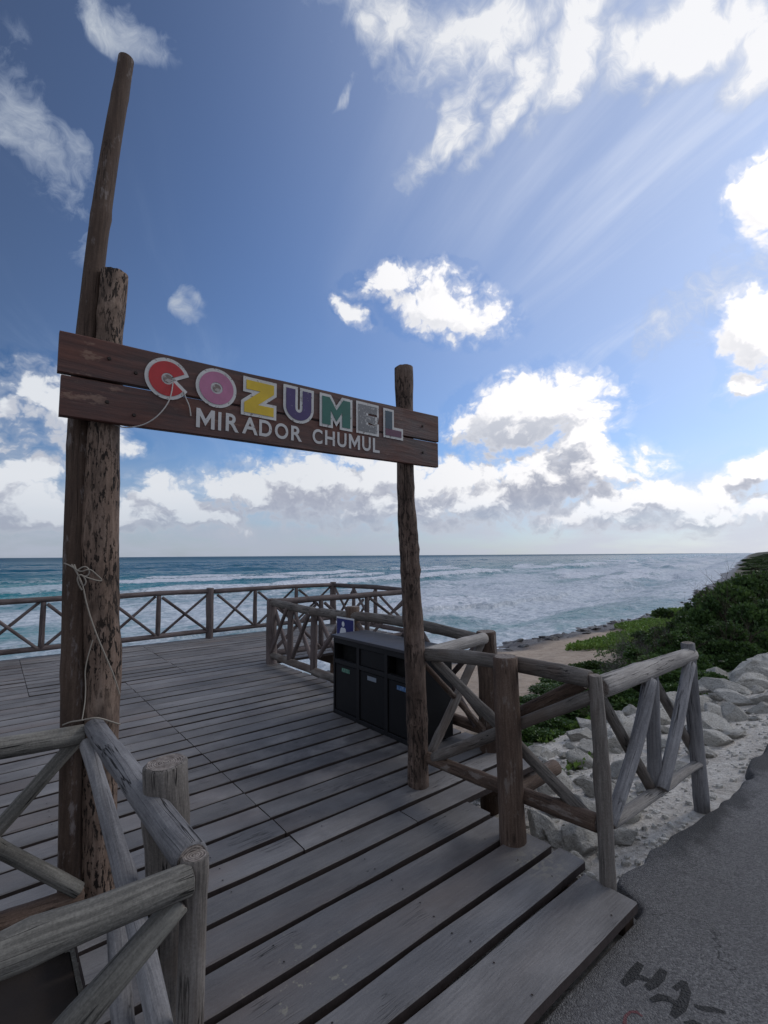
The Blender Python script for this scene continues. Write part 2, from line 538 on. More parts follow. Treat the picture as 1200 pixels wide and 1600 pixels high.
# ------------------------------------------------------------------ log builder
def make_log(name, p0, p1, r0, r1, m, parent=None, bend=0.0, bend_az=0.0, seg=None, sides=14, rough=.06, knots=(), end=None, flare=0.0, seed=None, squash=1.0, via=None, radii=None):
    """one round timber from p0 to p1; knots = (position 0..1, height, width) swellings"""
    p0, p1 = Vector(p0), Vector(p1)
    ax = p1 - p0
    ln = ax.length
    lr = random.Random(seed if seed is not None else int(abs(p0.x * 911 + p0.y * 373 + p1.x * 77 + p1.z * 31) * 100))
    seg = seg or max(6, min(60, int(ln / max(r0, .02) / 1.3)))
    o1, o2, ph = lr.uniform(0, 99), lr.uniform(0, 99), lr.uniform(0, 6.3)
    ks = [(kp, kh, kw, lr.uniform(0, 6.3)) for (kp, kh, kw) in knots]
    M0 = Matrix.Translation(p0) @ ax.to_track_quat('Z', 'Y').to_matrix().to_4x4()
    if via:
        loc = [Vector((0, 0, 0))] + [M0.inverted() @ Vector(q) for q in via] + [Vector((0, 0, ln))]
        vz = [q.z / ln for q in loc]
        vx, vy = [q.x for q in loc], [q.y for q in loc]
        tight = np.linspace(0, 1, 61)
        kern = np.ones(9) / 9
        def smooth_path(a):
            y = np.interp(tight, vz, a)
            yp = np.concatenate([2 * y[0] - y[4:0:-1], y, 2 * y[-1] - y[-2:-6:-1]])
            return np.convolve(yp, kern, 'valid')
        vx, vy = smooth_path(vx), smooth_path(vy)
    for _ in range(max(1, int(ln / .45))):
        ks.append((lr.uniform(.05, .95), lr.uniform(.06, .20), .035 / max(ln, .3), lr.uniform(0, 6.3)))
    V, F = [], []
    for i in range(seg + 1):
        f = i / seg
        r = r0 + (r1 - r0) * f + flare * max(0, 1 - f * 6)
        bx = bend * 4 * f * (1 - f)
        cx = bx * math.cos(bend_az) + r * .22 * (float(vnoise(np.array(f * ln * 2.1 + o1), np.array(o2))) - .5)
        if radii:
            r = float(np.interp(f, [q[0] for q in radii], [q[1] for q in radii]))
        cy = bx * math.sin(bend_az) + r * .22 * (float(vnoise(np.array(f * ln * 2.1 + o2), np.array(o1))) - .5)
        if via:
            cx += float(np.interp(f, tight, vx))
            cy += float(np.interp(f, tight, vy))
        for k in range(sides):
            a = 2 * math.pi * k / sides
            nz = float(vnoise(np.array(math.cos(a) * 1.3 + o1 + 5), np.array(math.sin(a) * 1.3 + f * ln * 4.5 + o2))) - .5
            rr = r * (1 + rough * 2 * nz + .03 * math.cos(2 * a + ph))
            for (kp, kh, kw, ka) in ks:
                d = (f - kp) / kw
                if abs(d) < 3:
                    rr += r * kh * math.exp(-d * d) * (.35 + .65 * max(0, math.cos(a - ka)))
            V.append((cx + rr * math.cos(a), cy + rr * math.sin(a) * squash, f * ln))
    n = len(V)
    for i in range(seg):
        for k in range(sides):
            a, b = i * sides + k, i * sides + (k + 1) % sides
            F.append((a, b, b + sides, a + sides))
    # chamfered ends
    caps = []
    for (base, zz, flip) in ((0, -.10 * r0, True), (seg * sides, ln + .10 * r1, False)):
        c = sum((Vector(V[base + k]) for k in range(sides)), Vector()) / sides
        i0 = len(V)
        for k in range(sides):
            q = Vector(V[base + k])
            q = c + (q - c) * .86
            V.append((q.x, q.y, zz + lr.uniform(-.03, .03) * r0))
        for k in range(sides):
            a, b = base + k, base + (k + 1) % sides
            c2, d2 = i0 + (k + 1) % sides, i0 + k
            F.append((b, a, d2, c2) if flip else (a, b, c2, d2))
        ring = list(range(i0, i0 + sides))
        caps.append(ring[::-1] if flip else ring)
    me = bpy.data.meshes.new(name)
    me.from_pydata(V, [], F + caps)
    me.polygons.foreach_set('use_smooth', [True] * len(F) + [False] * 2)
    for c_i in (len(F), len(F) + 1):
        me.polygons[c_i].material_index = 1
    me.update()
    mw = Matrix.Translation(p0) @ ax.to_track_quat('Z', 'Y').to_matrix().to_4x4()
    return link(name, me, [m, end or M_END], parent, mw)


def box_mesh(bm, x0, x1, y0, y1, z0, z1, mi=0):
    vs = [bm.verts.new(c) for c in ((x0, y0, z0), (x1, y0, z0), (x1, y1, z0), (x0, y1, z0), (x0, y0, z1), (x1, y0, z1), (x1, y1, z1), (x0, y1, z1))]
    for f in ((0, 3, 2, 1), (4, 5, 6, 7), (0, 1, 5, 4), (1, 2, 6, 5), (2, 3, 7, 6), (3, 0, 4, 7)):
        fc = bm.faces.new([vs[i] for i in f])
        fc.material_index = mi
    return vs


def bm_obj(name, bm, mats, parent=None, mw=None, bevel=0.0, smooth=False):
    if bevel:
        bmesh.ops.bevel(bm, geom=bm.edges[:], offset=bevel, segments=1, affect='EDGES')
    me = bpy.data.meshes.new(name)
    bm.to_mesh(me)
    bm.free()
    if smooth:
        me.polygons.foreach_set('use_smooth', [True] * len(me.polygons))
    return link(name, me, mats, parent, mw)


# ------------------------------------------------------------------ the ground: one sheet from behind the path to the sea bed and the far coast
SEA_Z = -3.1


def shore_t(s):
    return 15.4 + 2.2 * (vnoise(s * .11 + 3, s * 0 + 2.5) - .5) + 1.1 * (vnoise(s * .5, s * 0 + 7.5) - .5) + np.where(s > 45, (s - 45) * .235, 0) + np.where(s < -10, (s + 10) * -.05, 0)


def ground_z(s, t):
    s, t = np.asarray(s, float), np.asarray(t, float)
    te = t - (shore_t(s) - 15.4)
    te = np.where(s > 45, te, t + (te - t) * sstep(8, 15, t))
    z = np.interp(te, [-40, 1.0, 1.25, 1.7, 2.3, 3.2, 4.6, 6.5, 9, 12, 14.5, 15.6, 17.5, 30, 400],
                  [-.12, -.12, -.14, -.26, -.42, -.72, -1.30, -1.85, -2.25, -2.72, -2.98, -3.08, -3.35, -5.5, -9])
    near = sstep(1.1, 2.0, t)
    z = z + near * (.30 * (fbm(s * .5, t * .5, 3) - .5) + .10 * (fbm(s * 2.3 + 9, t * 2.3, 4) - .5))
    z = z + sstep(13.5, 15, te) * (1 - sstep(16.5, 19, te)) * .28 * (fbm(s * 1.6, t * 1.6, 4, .65) - .45)
    # dunes of the far coast
    dune = sstep(90, 200, s) * sstep(0, -26, te - 15) * (.6 + 2.2 * fbm(s * .02, t * .03, 3))
    dune = dune + sstep(150, 330, s) * sstep(4, -14, te - 15) * 1.2
    return z + dune


def ground_at(x, y):
    s_, t_ = x * US.x + y * US.y, x * UT.x + y * UT.y
    return float(ground_z(s_, t_))


def grid_faces(nu, nv):
    i = np.arange(nu - 1)[:, None] * nv + np.arange(nv - 1)[None, :]
    return np.stack([i, i + nv, i + nv + 1, i + 1], -1).reshape(-1, 4)


sg = np.concatenate([np.linspace(-400, -20, 30), np.linspace(-18, 2, 50), np.linspace(2.1, 14, 240), np.geomspace(14.1, 1400, 260)])
tg = np.concatenate([np.linspace(-400, -2, 14), np.linspace(-1, .9, 5), np.linspace(1.0, 6, 130), np.linspace(6.06, 20, 160), np.geomspace(20.3, 700, 90)])
SS, TT = np.meshgrid(sg, tg, indexing='ij')
ZZ = ground_z(SS, TT)
XX, YY = SS * US.x + TT * UT.x, SS * US.y + TT * UT.y
m, t = mat('shore_ground')
tc = t.new('ShaderNodeTexCoord').outputs['Object']
sp = t.mapping(tc, rot=(0, 0, -DECK_ROT))
gx, gy, gz = t.sep(sp)[0:3]
wv = t.math('MULTIPLY_ADD', t.noise(tc, .8, 4, .6), 2.6, -1.3)
te = t.math('ADD', gy, wv)
nf = t.noise(tc, 26, 8, .7)
nm = t.noise(tc, 3.2, 6, .65)
chalk = t.ramp(t.math('MULTIPLY_ADD', nf, .6, t.math('MULTIPLY', nm, .4)), [(.34, (.25, .225, .195)), (.45, (.50, .46, .41)), (.58, (.70, .66, .60))])
sand = t.ramp(t.math('MULTIPLY_ADD', nf, .4, t.math('MULTIPLY', nm, .6)), [(.32, (.27, .205, .155)), (.5, (.43, .34, .265)), (.68, (.54, .445, .355))])
soil = t.ramp(nm, [(.3, (.05, .045, .03)), (.7, (.16, .13, .09))])
wet = t.ramp(nf, [(.35, (.035, .032, .032)), (.6, (.12, .105, .10)), (.75, (.26, .24, .24))])
c = t.mix(t.rng(te, 3.8, 5.2), chalk, soil)
c = t.mix(t.rng(t.math('ADD', gy, t.math('MULTIPLY', wv, .6)), 5.6, 6.6), c, sand)
farveg = t.math('MULTIPLY', t.rng(gx, 32, 48), t.rng(t.noise(tc, .22, 5, .6), .32, .44))
farveg = t.math('MULTIPLY', farveg, t.rng(t.math('SUBTRACT', gy, t.math('MULTIPLY', t.math('MAXIMUM', t.math('SUBTRACT', gx, 45.0), 0.0), .235)), 13.0, 9.5))
c = t.mix(farveg, c, (.055, .075, .03))
c = t.mix(t.rng(gx, 55, 95, 0, .85), c, (.075, .075, .055))
te2 = t.math('SUBTRACT', t.math('MULTIPLY_ADD', wv, .5, gy), t.math('MULTIPLY', t.math('MAXIMUM', t.math('SUBTRACT', gx, 45.0), 0.0), .235))
c = t.mix(t.math('MULTIPLY', t.rng(te2, 13.2, 14.2), t.rng(gx, 4, 6, .6, 1.0)), c, wet)
t.put(t.b.inputs['Base Color'], c)
t.put(t.b.inputs['Roughness'], t.rng(te2, 13.2, 14.4, .95, .5))
t.b.inputs['Specular IOR Level'].default_value = .25
bump(t, t.math('MULTIPLY_ADD', nf, 1.0, t.math('MULTIPLY', nm, 1.0)), .05, .8)
M_GROUND = m
gr = link('ground', np_mesh('ground', np.stack([XX, YY, ZZ], -1).reshape(-1, 3), grid_faces(*SS.shape)), M_GROUND)
gr['kind'] = 'structure'

# ------------------------------------------------------------------ asphalt path with a broken edge
def asph_edge(s):
    s = np.asarray(s, float)
    e = 1.17 + .13 * (fbm(s * 1.7, s * 0 + 3.3, 4, .6) - .5) * 2
    front = 1.056 + .02 * (fbm(s * 3.1, s * 0 + 1.3, 3) - .5)
    k = sstep(2.36, 2.46, s)
    return front * (1 - k) + e * k


APZ = -.055
ss_ = np.concatenate([np.linspace(-300, -6, 20), np.linspace(-5.9, 14, 900), np.geomspace(14.2, 600, 60)])
ed = asph_edge(ss_)
cols = [ed + .035, ed, ed - .012, ed - .10, ed - .5, ed - 3.2, ed - 9]
zs = [APZ - .10, APZ - .012, APZ, APZ + .0, APZ + .0, APZ, APZ]
V = []
for cc, zz in zip(cols, zs):
    jit = (fbm(ss_ * 9, ss_ * 0 + 4.4, 3) - .5) * .012 if zz < APZ else 0
    V.append(np.stack([ss_ * US.x + cc * UT.x, ss_ * US.y + cc * UT.y, np.full_like(ss_, zz) + jit], -1))
V = np.stack(V, 1)
m, t = mat('old_asphalt')
tc = t.new('ShaderNodeTexCoord').outputs['Object']
ag = t.voronoi(tc, 150, 'F1')
agc = t.voronoi(tc, 150, 'F1', out='Color')
n1 = t.noise(tc, 90, 5, .7)
n2 = t.noise(tc, 2.0, 5, .6)
v = t.math('ADD', t.math('MULTIPLY', t.sep(agc)[0], .5), t.math('MULTIPLY', n1, .5))
col = t.ramp(v, [(.22, (.070, .068, .070)), (.5, (.135, .131, .132)), (.74, (.205, .200, .198)), (.92, (.34, .33, .32))])
col = t.mix(t.rng(n2, .3, .7, 0, .45), col, (.105, .101, .102))
gx, gy, gz = t.sep(t.mapping(tc, rot=(0, 0, -DECK_ROT)))[0:3]
tar = t.math('MULTIPLY', t.rng(t.math('ADD', gy, t.math('MULTIPLY', t.noise(tc, 5, 4), .5)), 1.24, 1.38), t.rng(gx, 2.5, 3.2))
col = t.mix(t.math('MULTIPLY', tar, .8), col, (.022, .021, .022))
crk = t.voronoi(t.vmath('ADD', tc, t.vmath('SCALE', t.noise(tc, 3, 4, out='Color'), scale=.5)), 1.1, 'DISTANCE_TO_EDGE')
cm = t.math('MULTIPLY', t.rng(crk, .001, .004, .7, 0), t.rng(t.noise(tc, 1.1, 2), .50, .60))
col = t.mix(cm, col, (.02, .02, .02))
t.put(t.b.inputs['Base Color'], col)
t.b.inputs['Roughness'].default_value = .82
t.b.inputs['Specular IOR Level'].default_value = .4
bump(t, t.math('SUBTRACT', t.math('MULTIPLY_ADD', ag, -1.2, n1), cm), .006, .9)
M_ASPH = m
ap = link('asphalt_path', np_mesh('asphalt_path', V.reshape(-1, 3), grid_faces(*V.shape[:2])[:, ::-1]), M_ASPH)
ap['kind'] = 'structure'

# ------------------------------------------------------------------ the sea
nr, na = 760, 620
rr = np.concatenate([np.geomspace(7, 420, 620), np.geomspace(424, 45000, nr - 620)])
aa = np.linspace(R(-64), R(64), na)
RR, AA = np.meshgrid(rr, aa, indexing='ij')
X, Y = RR * np.sin(AA), RR * np.cos(AA)
S_, T_ = X * US.x + Y * US.y, X * UT.x + Y * UT.y
dist = T_ - shore_t(S_)                       # metres out from the waterline
dw = dist + 5.0 * (fbm(S_ * .03 + 5, T_ * .03, 3) - .5) * 2 + 1.2 * (fbm(S_ * .16, T_ * .16, 2) - .5) * 2
Z = np.zeros_like(X)
crest = np.zeros_like(X)
fade = 1 - sstep(500, 2500, RR)
for (lam, amp, ofs, sc) in ((17.0, .75, 0, .045), (9.0, .28, 3.1, .07), (27.0, .65, 6.2, .026)):
    ph = dw / lam * 2 * np.pi + ofs
    c_ = (0.5 + 0.5 * np.cos(ph))
    am = sstep(.34, .70, fbm(S_ * sc + ofs, np.floor(ph / 2 / np.pi + .5) * 3.7 + ofs, 3)) + .12
    shoal = sstep(0, 9, dist) * (1 + .7 * (1 - sstep(30, 75, dist)))
    Z += amp * am * shoal * (c_ ** 2.4 - .3)
    fr = (0.5 + 0.5 * np.cos(ph + .55)) ** 6     # the landward face of each crest
    crest = np.maximum(crest, fr * am * min(1.1, amp / .55) * sstep(3, 10, dist) * (1 - sstep(75, 125, dist)))
chop = (fbm(S_ * .55, T_ * .9, 4, .6) - .5) * .30 + (fbm(X * 2.1, Y * 2.1, 3) - .5) * .07
Z += chop * fade * sstep(-1, 3, dist) * (1 - .6 * sstep(150, 500, RR))
Z += (fbm(S_ * .05 + 3, T_ * .12, 4, .6) - .5) * .9 * sstep(60, 120, dist) * (1 - .5 * sstep(800, 3000, RR))
Z = Z * (1 - sstep(4000, 9000, RR)) + SEA_Z
wash = 1 - sstep(0, 5, dist)
m, t = mat('sea_water')
tc = t.new('ShaderNodeTexCoord').outputs['Object']
ad = t.new('ShaderNodeAttribute', attribute_name='shore_distance').outputs['Fac']
ac = t.new('ShaderNodeAttribute', attribute_name='crest').outputs['Fac']
sp = t.mapping(tc, rot=(0, 0, -DECK_ROT))
gsx0 = t.sep(sp)[0]
str1 = t.noise(t.mapping(sp, scale=(.42, 1.0, 1)), .55, 9, .68, dist=.6)
str2 = t.noise(t.mapping(sp, scale=(.35, 1.0, 1)), .075, 4, .6)
fine = t.noise(t.mapping(sp, scale=(.6, 1, 1)), 2.6, 7, .7, dist=.4)
lace = t.voronoi(t.vmath('ADD', t.mapping(sp, scale=(.5, 1, 1)), t.vmath('SCALE', t.noise(sp, .9, 4, out='Color'), scale=1.4)), .95, 'DISTANCE_TO_EDGE')
surf = t.rng(ad, 95, 30)                       # broken water inside the surf line
surf = t.math('MULTIPLY', surf, t.rng(str2, .30, .60, .45, 1.0))
surf = t.math('MULTIPLY', surf, t.rng(gsx0, -15, 15, .72, 1.0))
f1 = t.rng(t.math('ADD', t.math('MULTIPLY_ADD', surf, .62, t.math('MULTIPLY', str1, .85)), t.math('MULTIPLY', fine, .28)), .76, 1.16)
lc = t.math('MULTIPLY', t.rng(lace, .16, .0), t.math('MULTIPLY', surf, .6))
f2 = t.math('MULTIPLY', t.rng(t.math('ADD', ac, t.math('MULTIPLY_ADD', fine, 1.3, t.math('MULTIPLY_ADD', str1, 1.3, -1.30))), .50, .80), .95)
caps = t.math('MULTIPLY', t.rng(t.noise(t.mapping(sp, scale=(.35, 1, 1)), .16, 8, .72), .70, .76), t.rng(ad, 60, 110))
f2 = t.math('MULTIPLY', f2, t.rng(gsx0, -10, 25, .45, 1.0))
f3 = t.math('MULTIPLY', t.rng(ad, 3.0, -.2), t.rng(fine, .30, .6, .3, 1.0))
foam = t.math('MAXIMUM', t.math('MAXIMUM', t.math('MULTIPLY', f1, .84), lc), t.math('MAXIMUM', f2, t.math('MAXIMUM', t.math('MULTIPLY', caps, .7), f3)))
deep = t.mix(t.rng(ad, 45, 160), (.022, .25, .27), (.010, .105, .17))
deep = t.mix(t.rng(ad, 300, 1800), deep, (.008, .055, .125))
deep = t.mix(t.rng(ad, 32, 4), deep, (.10, .30, .31))
n_big = t.noise(t.mapping(sp, scale=(.2, 1, 1)), .03, 4, .6)
gsx = t.sep(sp)[0]
deep = t.mix(t.rng(gsx, 6, 60, 0, .55), deep, (.06, .13, .17))
deep = t.mix(t.rng(n_big, .35, .65, 0, .55), deep, (.008, .095, .15))
foamc = t.mix(t.rng(fine, .3, .7), (.44, .47, .54), (.84, .86, .90))
col = t.mix(foam, deep, foamc)
t.put(t.b.inputs['Base Color'], col)
t.put(t.b.inputs['Roughness'], t.mix(foam, t.mix(t.rng(ad, 100, 900), (.22,) * 3, (.42,) * 3), (.8,) * 3))
t.b.inputs['IOR'].default_value = 1.33
t.put(t.b.inputs['Specular IOR Level'], t.rng(ad, 60, 1200, .16, .05))
w1 = t.noise(t.mapping(sp, scale=(.55, 1, 1)), 1.3, 8, .62)
w2 = t.noise(t.mapping(sp, scale=(.4, 1, 1)), .16, 6, .62)
bump(t, t.math('ADD', t.math('MULTIPLY', w1, .35), t.math('MULTIPLY_ADD', w2, 1.6, t.math('MULTIPLY', foam, .12))), .9, .9)
M_SEA = m
sea = link('sea_water', np_mesh('sea_water', np.stack([X, Y, Z], -1).reshape(-1, 3), grid_faces(nr, na)[:, ::-1], attrs={'shore_distance': dist, 'crest': crest}), M_SEA)
sea['kind'] = 'structure'

# ------------------------------------------------------------------ the boardwalk deck
def plank_right(t0):
    if t0 < 1.25: return 2.315
    if t0 < 2.10: return 2.40
    if t0 < 6.60: return 3.30
    return 6.30


m, t = mat('deck_planks')
tc = t.new('ShaderNodeTexCoord').outputs['Object']
rv = t.new('ShaderNodeAttribute', attribute_name='plank').outputs['Fac']
p = t.vmath('ADD', tc, t.comb(t.math('MULTIPLY', rv, 61), t.math('MULTIPLY', rv, 17), t.math('MULTIPLY', rv, 5)))
wob = t.vmath('SCALE', t.noise(p, 1.6, 2, out='Color'), scale=.06)
g = t.mapping(t.vmath('ADD', p, wob), scale=(.07, 1, 1))
n1 = t.noise(g, 95, 6, .68)
nsp = t.noise(tc, 210, 3, .75)
n2 = t.noise(t.mapping(p, scale=(.35, 1, 1)), 4.0, 5, .62)
n3 = t.noise(tc, 1.3, 5, .6)
v = t.math('ADD', t.math('MULTIPLY_ADD', n1, .26, t.math('MULTIPLY', nsp, .22)), t.math('ADD', t.math('MULTIPLY', n2, .34), t.math('MULTIPLY', n3, .28)))
col = t.ramp(v, [(.42, (.098, .093, .093)), (.54, (.168, .160, .158)), (.66, (.250, .238, .232))])
tone = t.rng(rv, 0, 1, .80, 1.16, smooth=False)
col = t.mix(1.0, col, t.comb(tone, tone, t.math('MULTIPLY', tone, 1.0)), 'MULTIPLY')
warmp = t.math('MULTIPLY', t.rng(t.noise(t.mapping(p, scale=(.3, 1, 1)), 1.7, 4), .50, .70), .5)
col = t.mix(warmp, col, (.185, .145, .125))
cr = t.noise(t.mapping(t.vmath('ADD', p, wob), scale=(.022, 1, 1)), 40, 3, .55)
ck = t.math('MULTIPLY', t.rng(t.math('ABSOLUTE', t.math('SUBTRACT', cr, .5)), 0, .010, 1, 0), t.rng(t.noise(p, 2.6, 2), .56, .66))
col = t.mix(t.math('MULTIPLY', ck, .85), col, (.022, .020, .020))
# dried lime-coloured spills and small splashes
spl = t.rng(t.noise(tc, 19, 7, .66), .665, .70)
spl = t.math('MULTIPLY', spl, t.rng(t.noise(tc, 1.9, 3), .52, .62))
near_sp = t.rng(t.vmath('DISTANCE', tc, (.98, 1.68, 0)), .32, .05)
near_sp = t.math('MULTIPLY', near_sp, t.rng(t.noise(tc, 24, 5, .6), .60, .68))
near_s2 = t.math('MULTIPLY', t.rng(t.vmath('DISTANCE', tc, (2.22, 1.48, 0)), .20, .03), t.rng(t.noise(tc, 26, 6, .6), .50, .58))
spl = t.math('MAXIMUM', t.math('MULTIPLY', spl, .25), t.math('MAXIMUM', near_sp, t.math('MULTIPLY', near_s2, .45)))
col = t.mix(t.math('MULTIPLY', spl, .6), col, (.40, .37, .27))
# dark trodden patches, plus the bins' shade painted into the planks before them
bin_shade = t.rng(t.vmath('DISTANCE', t.mapping(tc, scale=(.75, 1, 1)), (1.75, 3.35, 0)), 1.5, .1)
bin_shade = t.math('MULTIPLY', bin_shade, t.rng(t.noise(tc, 2.4, 5, .6), .36, .58))
grime = t.math('MULTIPLY', t.rng(t.noise(tc, .9, 6, .68), .50, .72), .55)
col = t.mix(grime, col, (.062, .055, .055))
col = t.mix(t.math('MULTIPLY', bin_shade, .75), col, (.050, .047, .052))
t.put(t.b.inputs['Base Color'], col)
t.put(t.b.inputs['Roughness'], t.rng(n1, .3, .7, .62, .85))
t.b.inputs['Specular IOR Level'].default_value = .35
bump(t, t.math('SUBTRACT', t.math('MULTIPLY_ADD', n2, .6, n1), t.math('MULTIPLY', ck, 1.3)), .0045, .9)
M_DECK = m
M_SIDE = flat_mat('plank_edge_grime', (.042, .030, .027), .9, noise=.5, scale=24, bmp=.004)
M_FASC = flat_mat('blackened_timber', (.020, .014, .011), .9, noise=.5, scale=10, bmp=.005)
M_BEAM = flat_mat('dark_beam_timber', (.055, .036, .027), .85, noise=.4, scale=14, bmp=.004)
M_NAIL = flat_mat('rusty_nail', (.03, .022, .018), .6, metal=.4)

deck = thing('viewing_deck', 'large weathered grey plank viewing deck with open gaps above the beach', 'deck', (0, 0, 0), DECK_ROT)
DV, DF, DA, DM = [], [], [], []


def add_plank(s0, s1, t0, t1, rnd, zt=0.0, th=.042):
    n = max(2, int((s1 - s0) / .16))
    xs = np.linspace(s0, s1, n + 1)
    tilt = random.uniform(-.0022, .0022)
    zo = zt + random.uniform(-.0025, .0025)
    base = len(DV)
    ch = .005
    for i, x in enumerate(xs):
        e0 = t0 + .007 * (vnoise(np.array(x * 3.1 + rnd * 90), np.array(rnd * 7)) - .5) * 2
        e1 = t1 + .007 * (vnoise(np.array(x * 2.7 + rnd * 50), np.array(rnd * 9 + 3)) - .5) * 2
        e0, e1 = float(e0), float(e1)
        wz = float(vnoise(np.array(x * .8 + rnd * 30), np.array(1.5))) * .005
        for (yy, z2) in ((e0, -th), (e0, -ch), (e0 + ch, 0), (e1 - ch, 0), (e1, -ch), (e1, -th)):
            DV.append((x, yy, zo + z2 + wz + (tilt if yy > (t0 + t1) / 2 else -tilt)))
            DA.append(rnd)
    for i in range(n):
        for k in range(6):
            a, b = base + i * 6 + k, base + i * 6 + (k + 1) % 6
            DF.append((a, a + 6, b + 6, b))
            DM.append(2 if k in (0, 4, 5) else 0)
    DF.append(tuple(base + k for k in range(6)))
    DF.append(tuple(base + n * 6 + k for k in range(5, -1, -1)))
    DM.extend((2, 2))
    # nail heads
    for jx in np.arange(math.ceil((s0 + .05) / .6) * .6 - .25, s1, .6):
        if jx < s0 + .04 or jx > s1 - .04:
            continue
        for yy in (t0 + .04, t1 - .045):
            cx, cy = jx + random.uniform(-.015, .015), yy + random.uniform(-.008, .008)
            if random.random() < .25:
                continue
            b0 = len(DV)
            for q in range(6):
                DV.append((cx + .0045 * math.cos(q * 1.047), cy + .0045 * math.sin(q * 1.047), zo + .0065))
                DA.append(rnd)
            DF.append(tuple(b0 + q for q in range(6)))
            DM.append(1)


edges_t = [1.05, 1.325, 1.515, 1.725, 1.93, 2.14, 2.33]
while edges_t[-1] < 9.40:
    edges_t.append(edges_t[-1] + .205 + random.uniform(-.01, .01))
for i in range(len(edges_t) - 1):
    t0, t1 = edges_t[i] + .0165, edges_t[i + 1] - .0165
    if i == 0: t0 = 1.05
    tm = (t0 + t1) / 2
    r_ = plank_right(tm) + random.uniform(-.012, .012)
    left = -9.5 if tm > 2.66 else (.34 if tm > 1.3 else .36)
    if tm < 2.14: joints = []
    elif tm < 2.33: joints = [2.0]
    elif tm < 6.75: joints = [1.36, -1.1]
    else: joints = [.40, 2.10, 4.4, -2.2]
    if tm > 2.66 and tm < 6.75: joints.append(-4.4)
    cuts = sorted([left] + [j for j in joints if left + .3 < j < r_ - .3] + [r_])
    for a, b in zip(cuts[:-1], cuts[1:]):
        add_plank(a + .003, b - .003, t0, t1, random.random())
me = bpy.data.meshes.new('planking')
me.from_pydata(DV, [], DF)
at = me.attributes.new('plank', 'FLOAT', 'POINT')
at.data.foreach_set('value', np.array(DA, dtype=np.float32))
me.materials.append(M_DECK)
me.materials.append(M_NAIL)
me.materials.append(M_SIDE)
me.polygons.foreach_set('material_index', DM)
me.update()
o = bpy.data.objects.new('planking', me)
COL.objects.link(o)
o.parent = deck
# beams under the planks
for (s0, t0, t1) in ((.45, 1.08, 9.3), (1.36, 1.08, 9.3), (2.28, 1.08, 9.3), (3.22, 2.2, 9.3), (-.6, 2.7, 9.3), (-2.1, 2.7, 9.3), (-4.4, 2.7, 9.3), (4.4, 6.65, 9.3), (5.9, 6.65, 9.3)):
    bm = bmesh.new()
    box_mesh(bm, s0 - .045, s0 + .045, t0, t1, -.20, -.046)
    bm_obj('beam', bm, M_BEAM, deck, Matrix.Rotation(DECK_ROT, 4, 'Z'), bevel=.004)
for (s, t_) in ((3.2, 2.6), (3.2, 4.5), (3.2, 6.5), (6.1, 6.6), (6.1, 9.3), (3.3, 9.3), (.4, 9.3), (-2.4, 9.3), (-5.2, 9.3), (4.6, 6.6), (4.6, 9.3)):
    g_ = float(ground_z(s, t_))
    make_log('stilt', st(s, t_ - .02, g_ - .4), st(s, t_ - .02, -.21), .085, .08, M_BROWN, deck)
make_log('beam_end', st(2.9, 2.20, -.14), st(3.52, 2.20, -.12), .062, .06, M_BROWN, deck, end=flat_mat('reddish_end_grain', (.16, .07, .045), .85, noise=.35, scale=40, bmp=.003))

# ------------------------------------------------------------------ sign gate
gate = thing('sign_gate', 'tall log gateway carrying the painted COZUMEL MIRADOR CHUMUL name board', 'sign', st(.45, 2.5), 0)


def vert_top(base, px, py):
    """height above the base point at which the sight line passes"""
    d = sightline(px, py)
    k = (base.x * US.x + base.y * US.y) / d.dot(US)
    return Vector((d.x * k, d.y * k, EYE + d.z * k))


Lb, Rb = on_t(152, 1398, 2.50), st(2.31, 2.47)
Lb.z = -.03
Lt = on_t(179, 428, 2.50)
Rt = on_t(631, 575, 2.475)
make_log('post', Lb, Lt, .090, .068, M_PEEL, gate, sides=26, seg=90, rough=.08, knots=((.605, .14, .018), (.56, .10, .012), (.40, .10, .02), (.86, .18, .025), (.93, .12, .02)), seed=3,
         via=[on_t(157, 1200, 2.5), on_t(159, 1000, 2.5), on_t(159, 850, 2.5), on_t(163, 660, 2.5), on_t(172, 510, 2.5)],
         radii=[(0, .066), (.25, .069), (.45, .072), (.60, .071), (.75, .062), (.85, .064), (.88, .054), (1, .056)])
make_log('post', Rb, Rt, .072, .070, M_RPOST, gate, sides=22, seg=60, rough=.05, knots=((.63, .10, .02), (.935, -.10, .03)), seed=9,
         via=[on_t(651, 1130, 2.47), on_t(645, 1000, 2.47), on_t(638, 850, 2.47), on_t(635, 770, 2.47), on_t(633, 660, 2.47)],
         radii=[(0, .072), (.3, .074), (.45, .066), (.62, .068), (.66, .060), (.9, .062), (.95, .070), (1, .068)])

# board, local frame: x = s, y = t, z = up
m, t = mat('sign_board_timber')
tc = t.new('ShaderNodeTexCoord').outputs['Object']
n1 = t.noise(t.mapping(t.vmath('ADD', tc, t.vmath('SCALE', t.noise(tc, 1.5, 2, out='Color'), scale=.08)), scale=(.06, 1, 1)), 40, 6, .65)
n2 = t.noise(t.mapping(tc, scale=(.5, 1, 1)), 5, 5, .65)
v = t.math('MULTIPLY_ADD', n1, .5, t.math('MULTIPLY', n2, .5))
col = t.ramp(v, [(.34, (.020, .008, .006)), (.5, (.068, .025, .018)), (.68, (.130, .050, .034))])
wear = t.math('MULTIPLY', t.rng(t.noise(t.mapping(tc, scale=(.45, 1, 1)), 11, 6, .7), .60, .67), t.rng(t.noise(tc, 2.0, 2), .42, .60))
col = t.mix(t.math('MULTIPLY', wear, .7), col, (.22, .135, .095))
t.put(t.b.inputs['Base Color'], col)
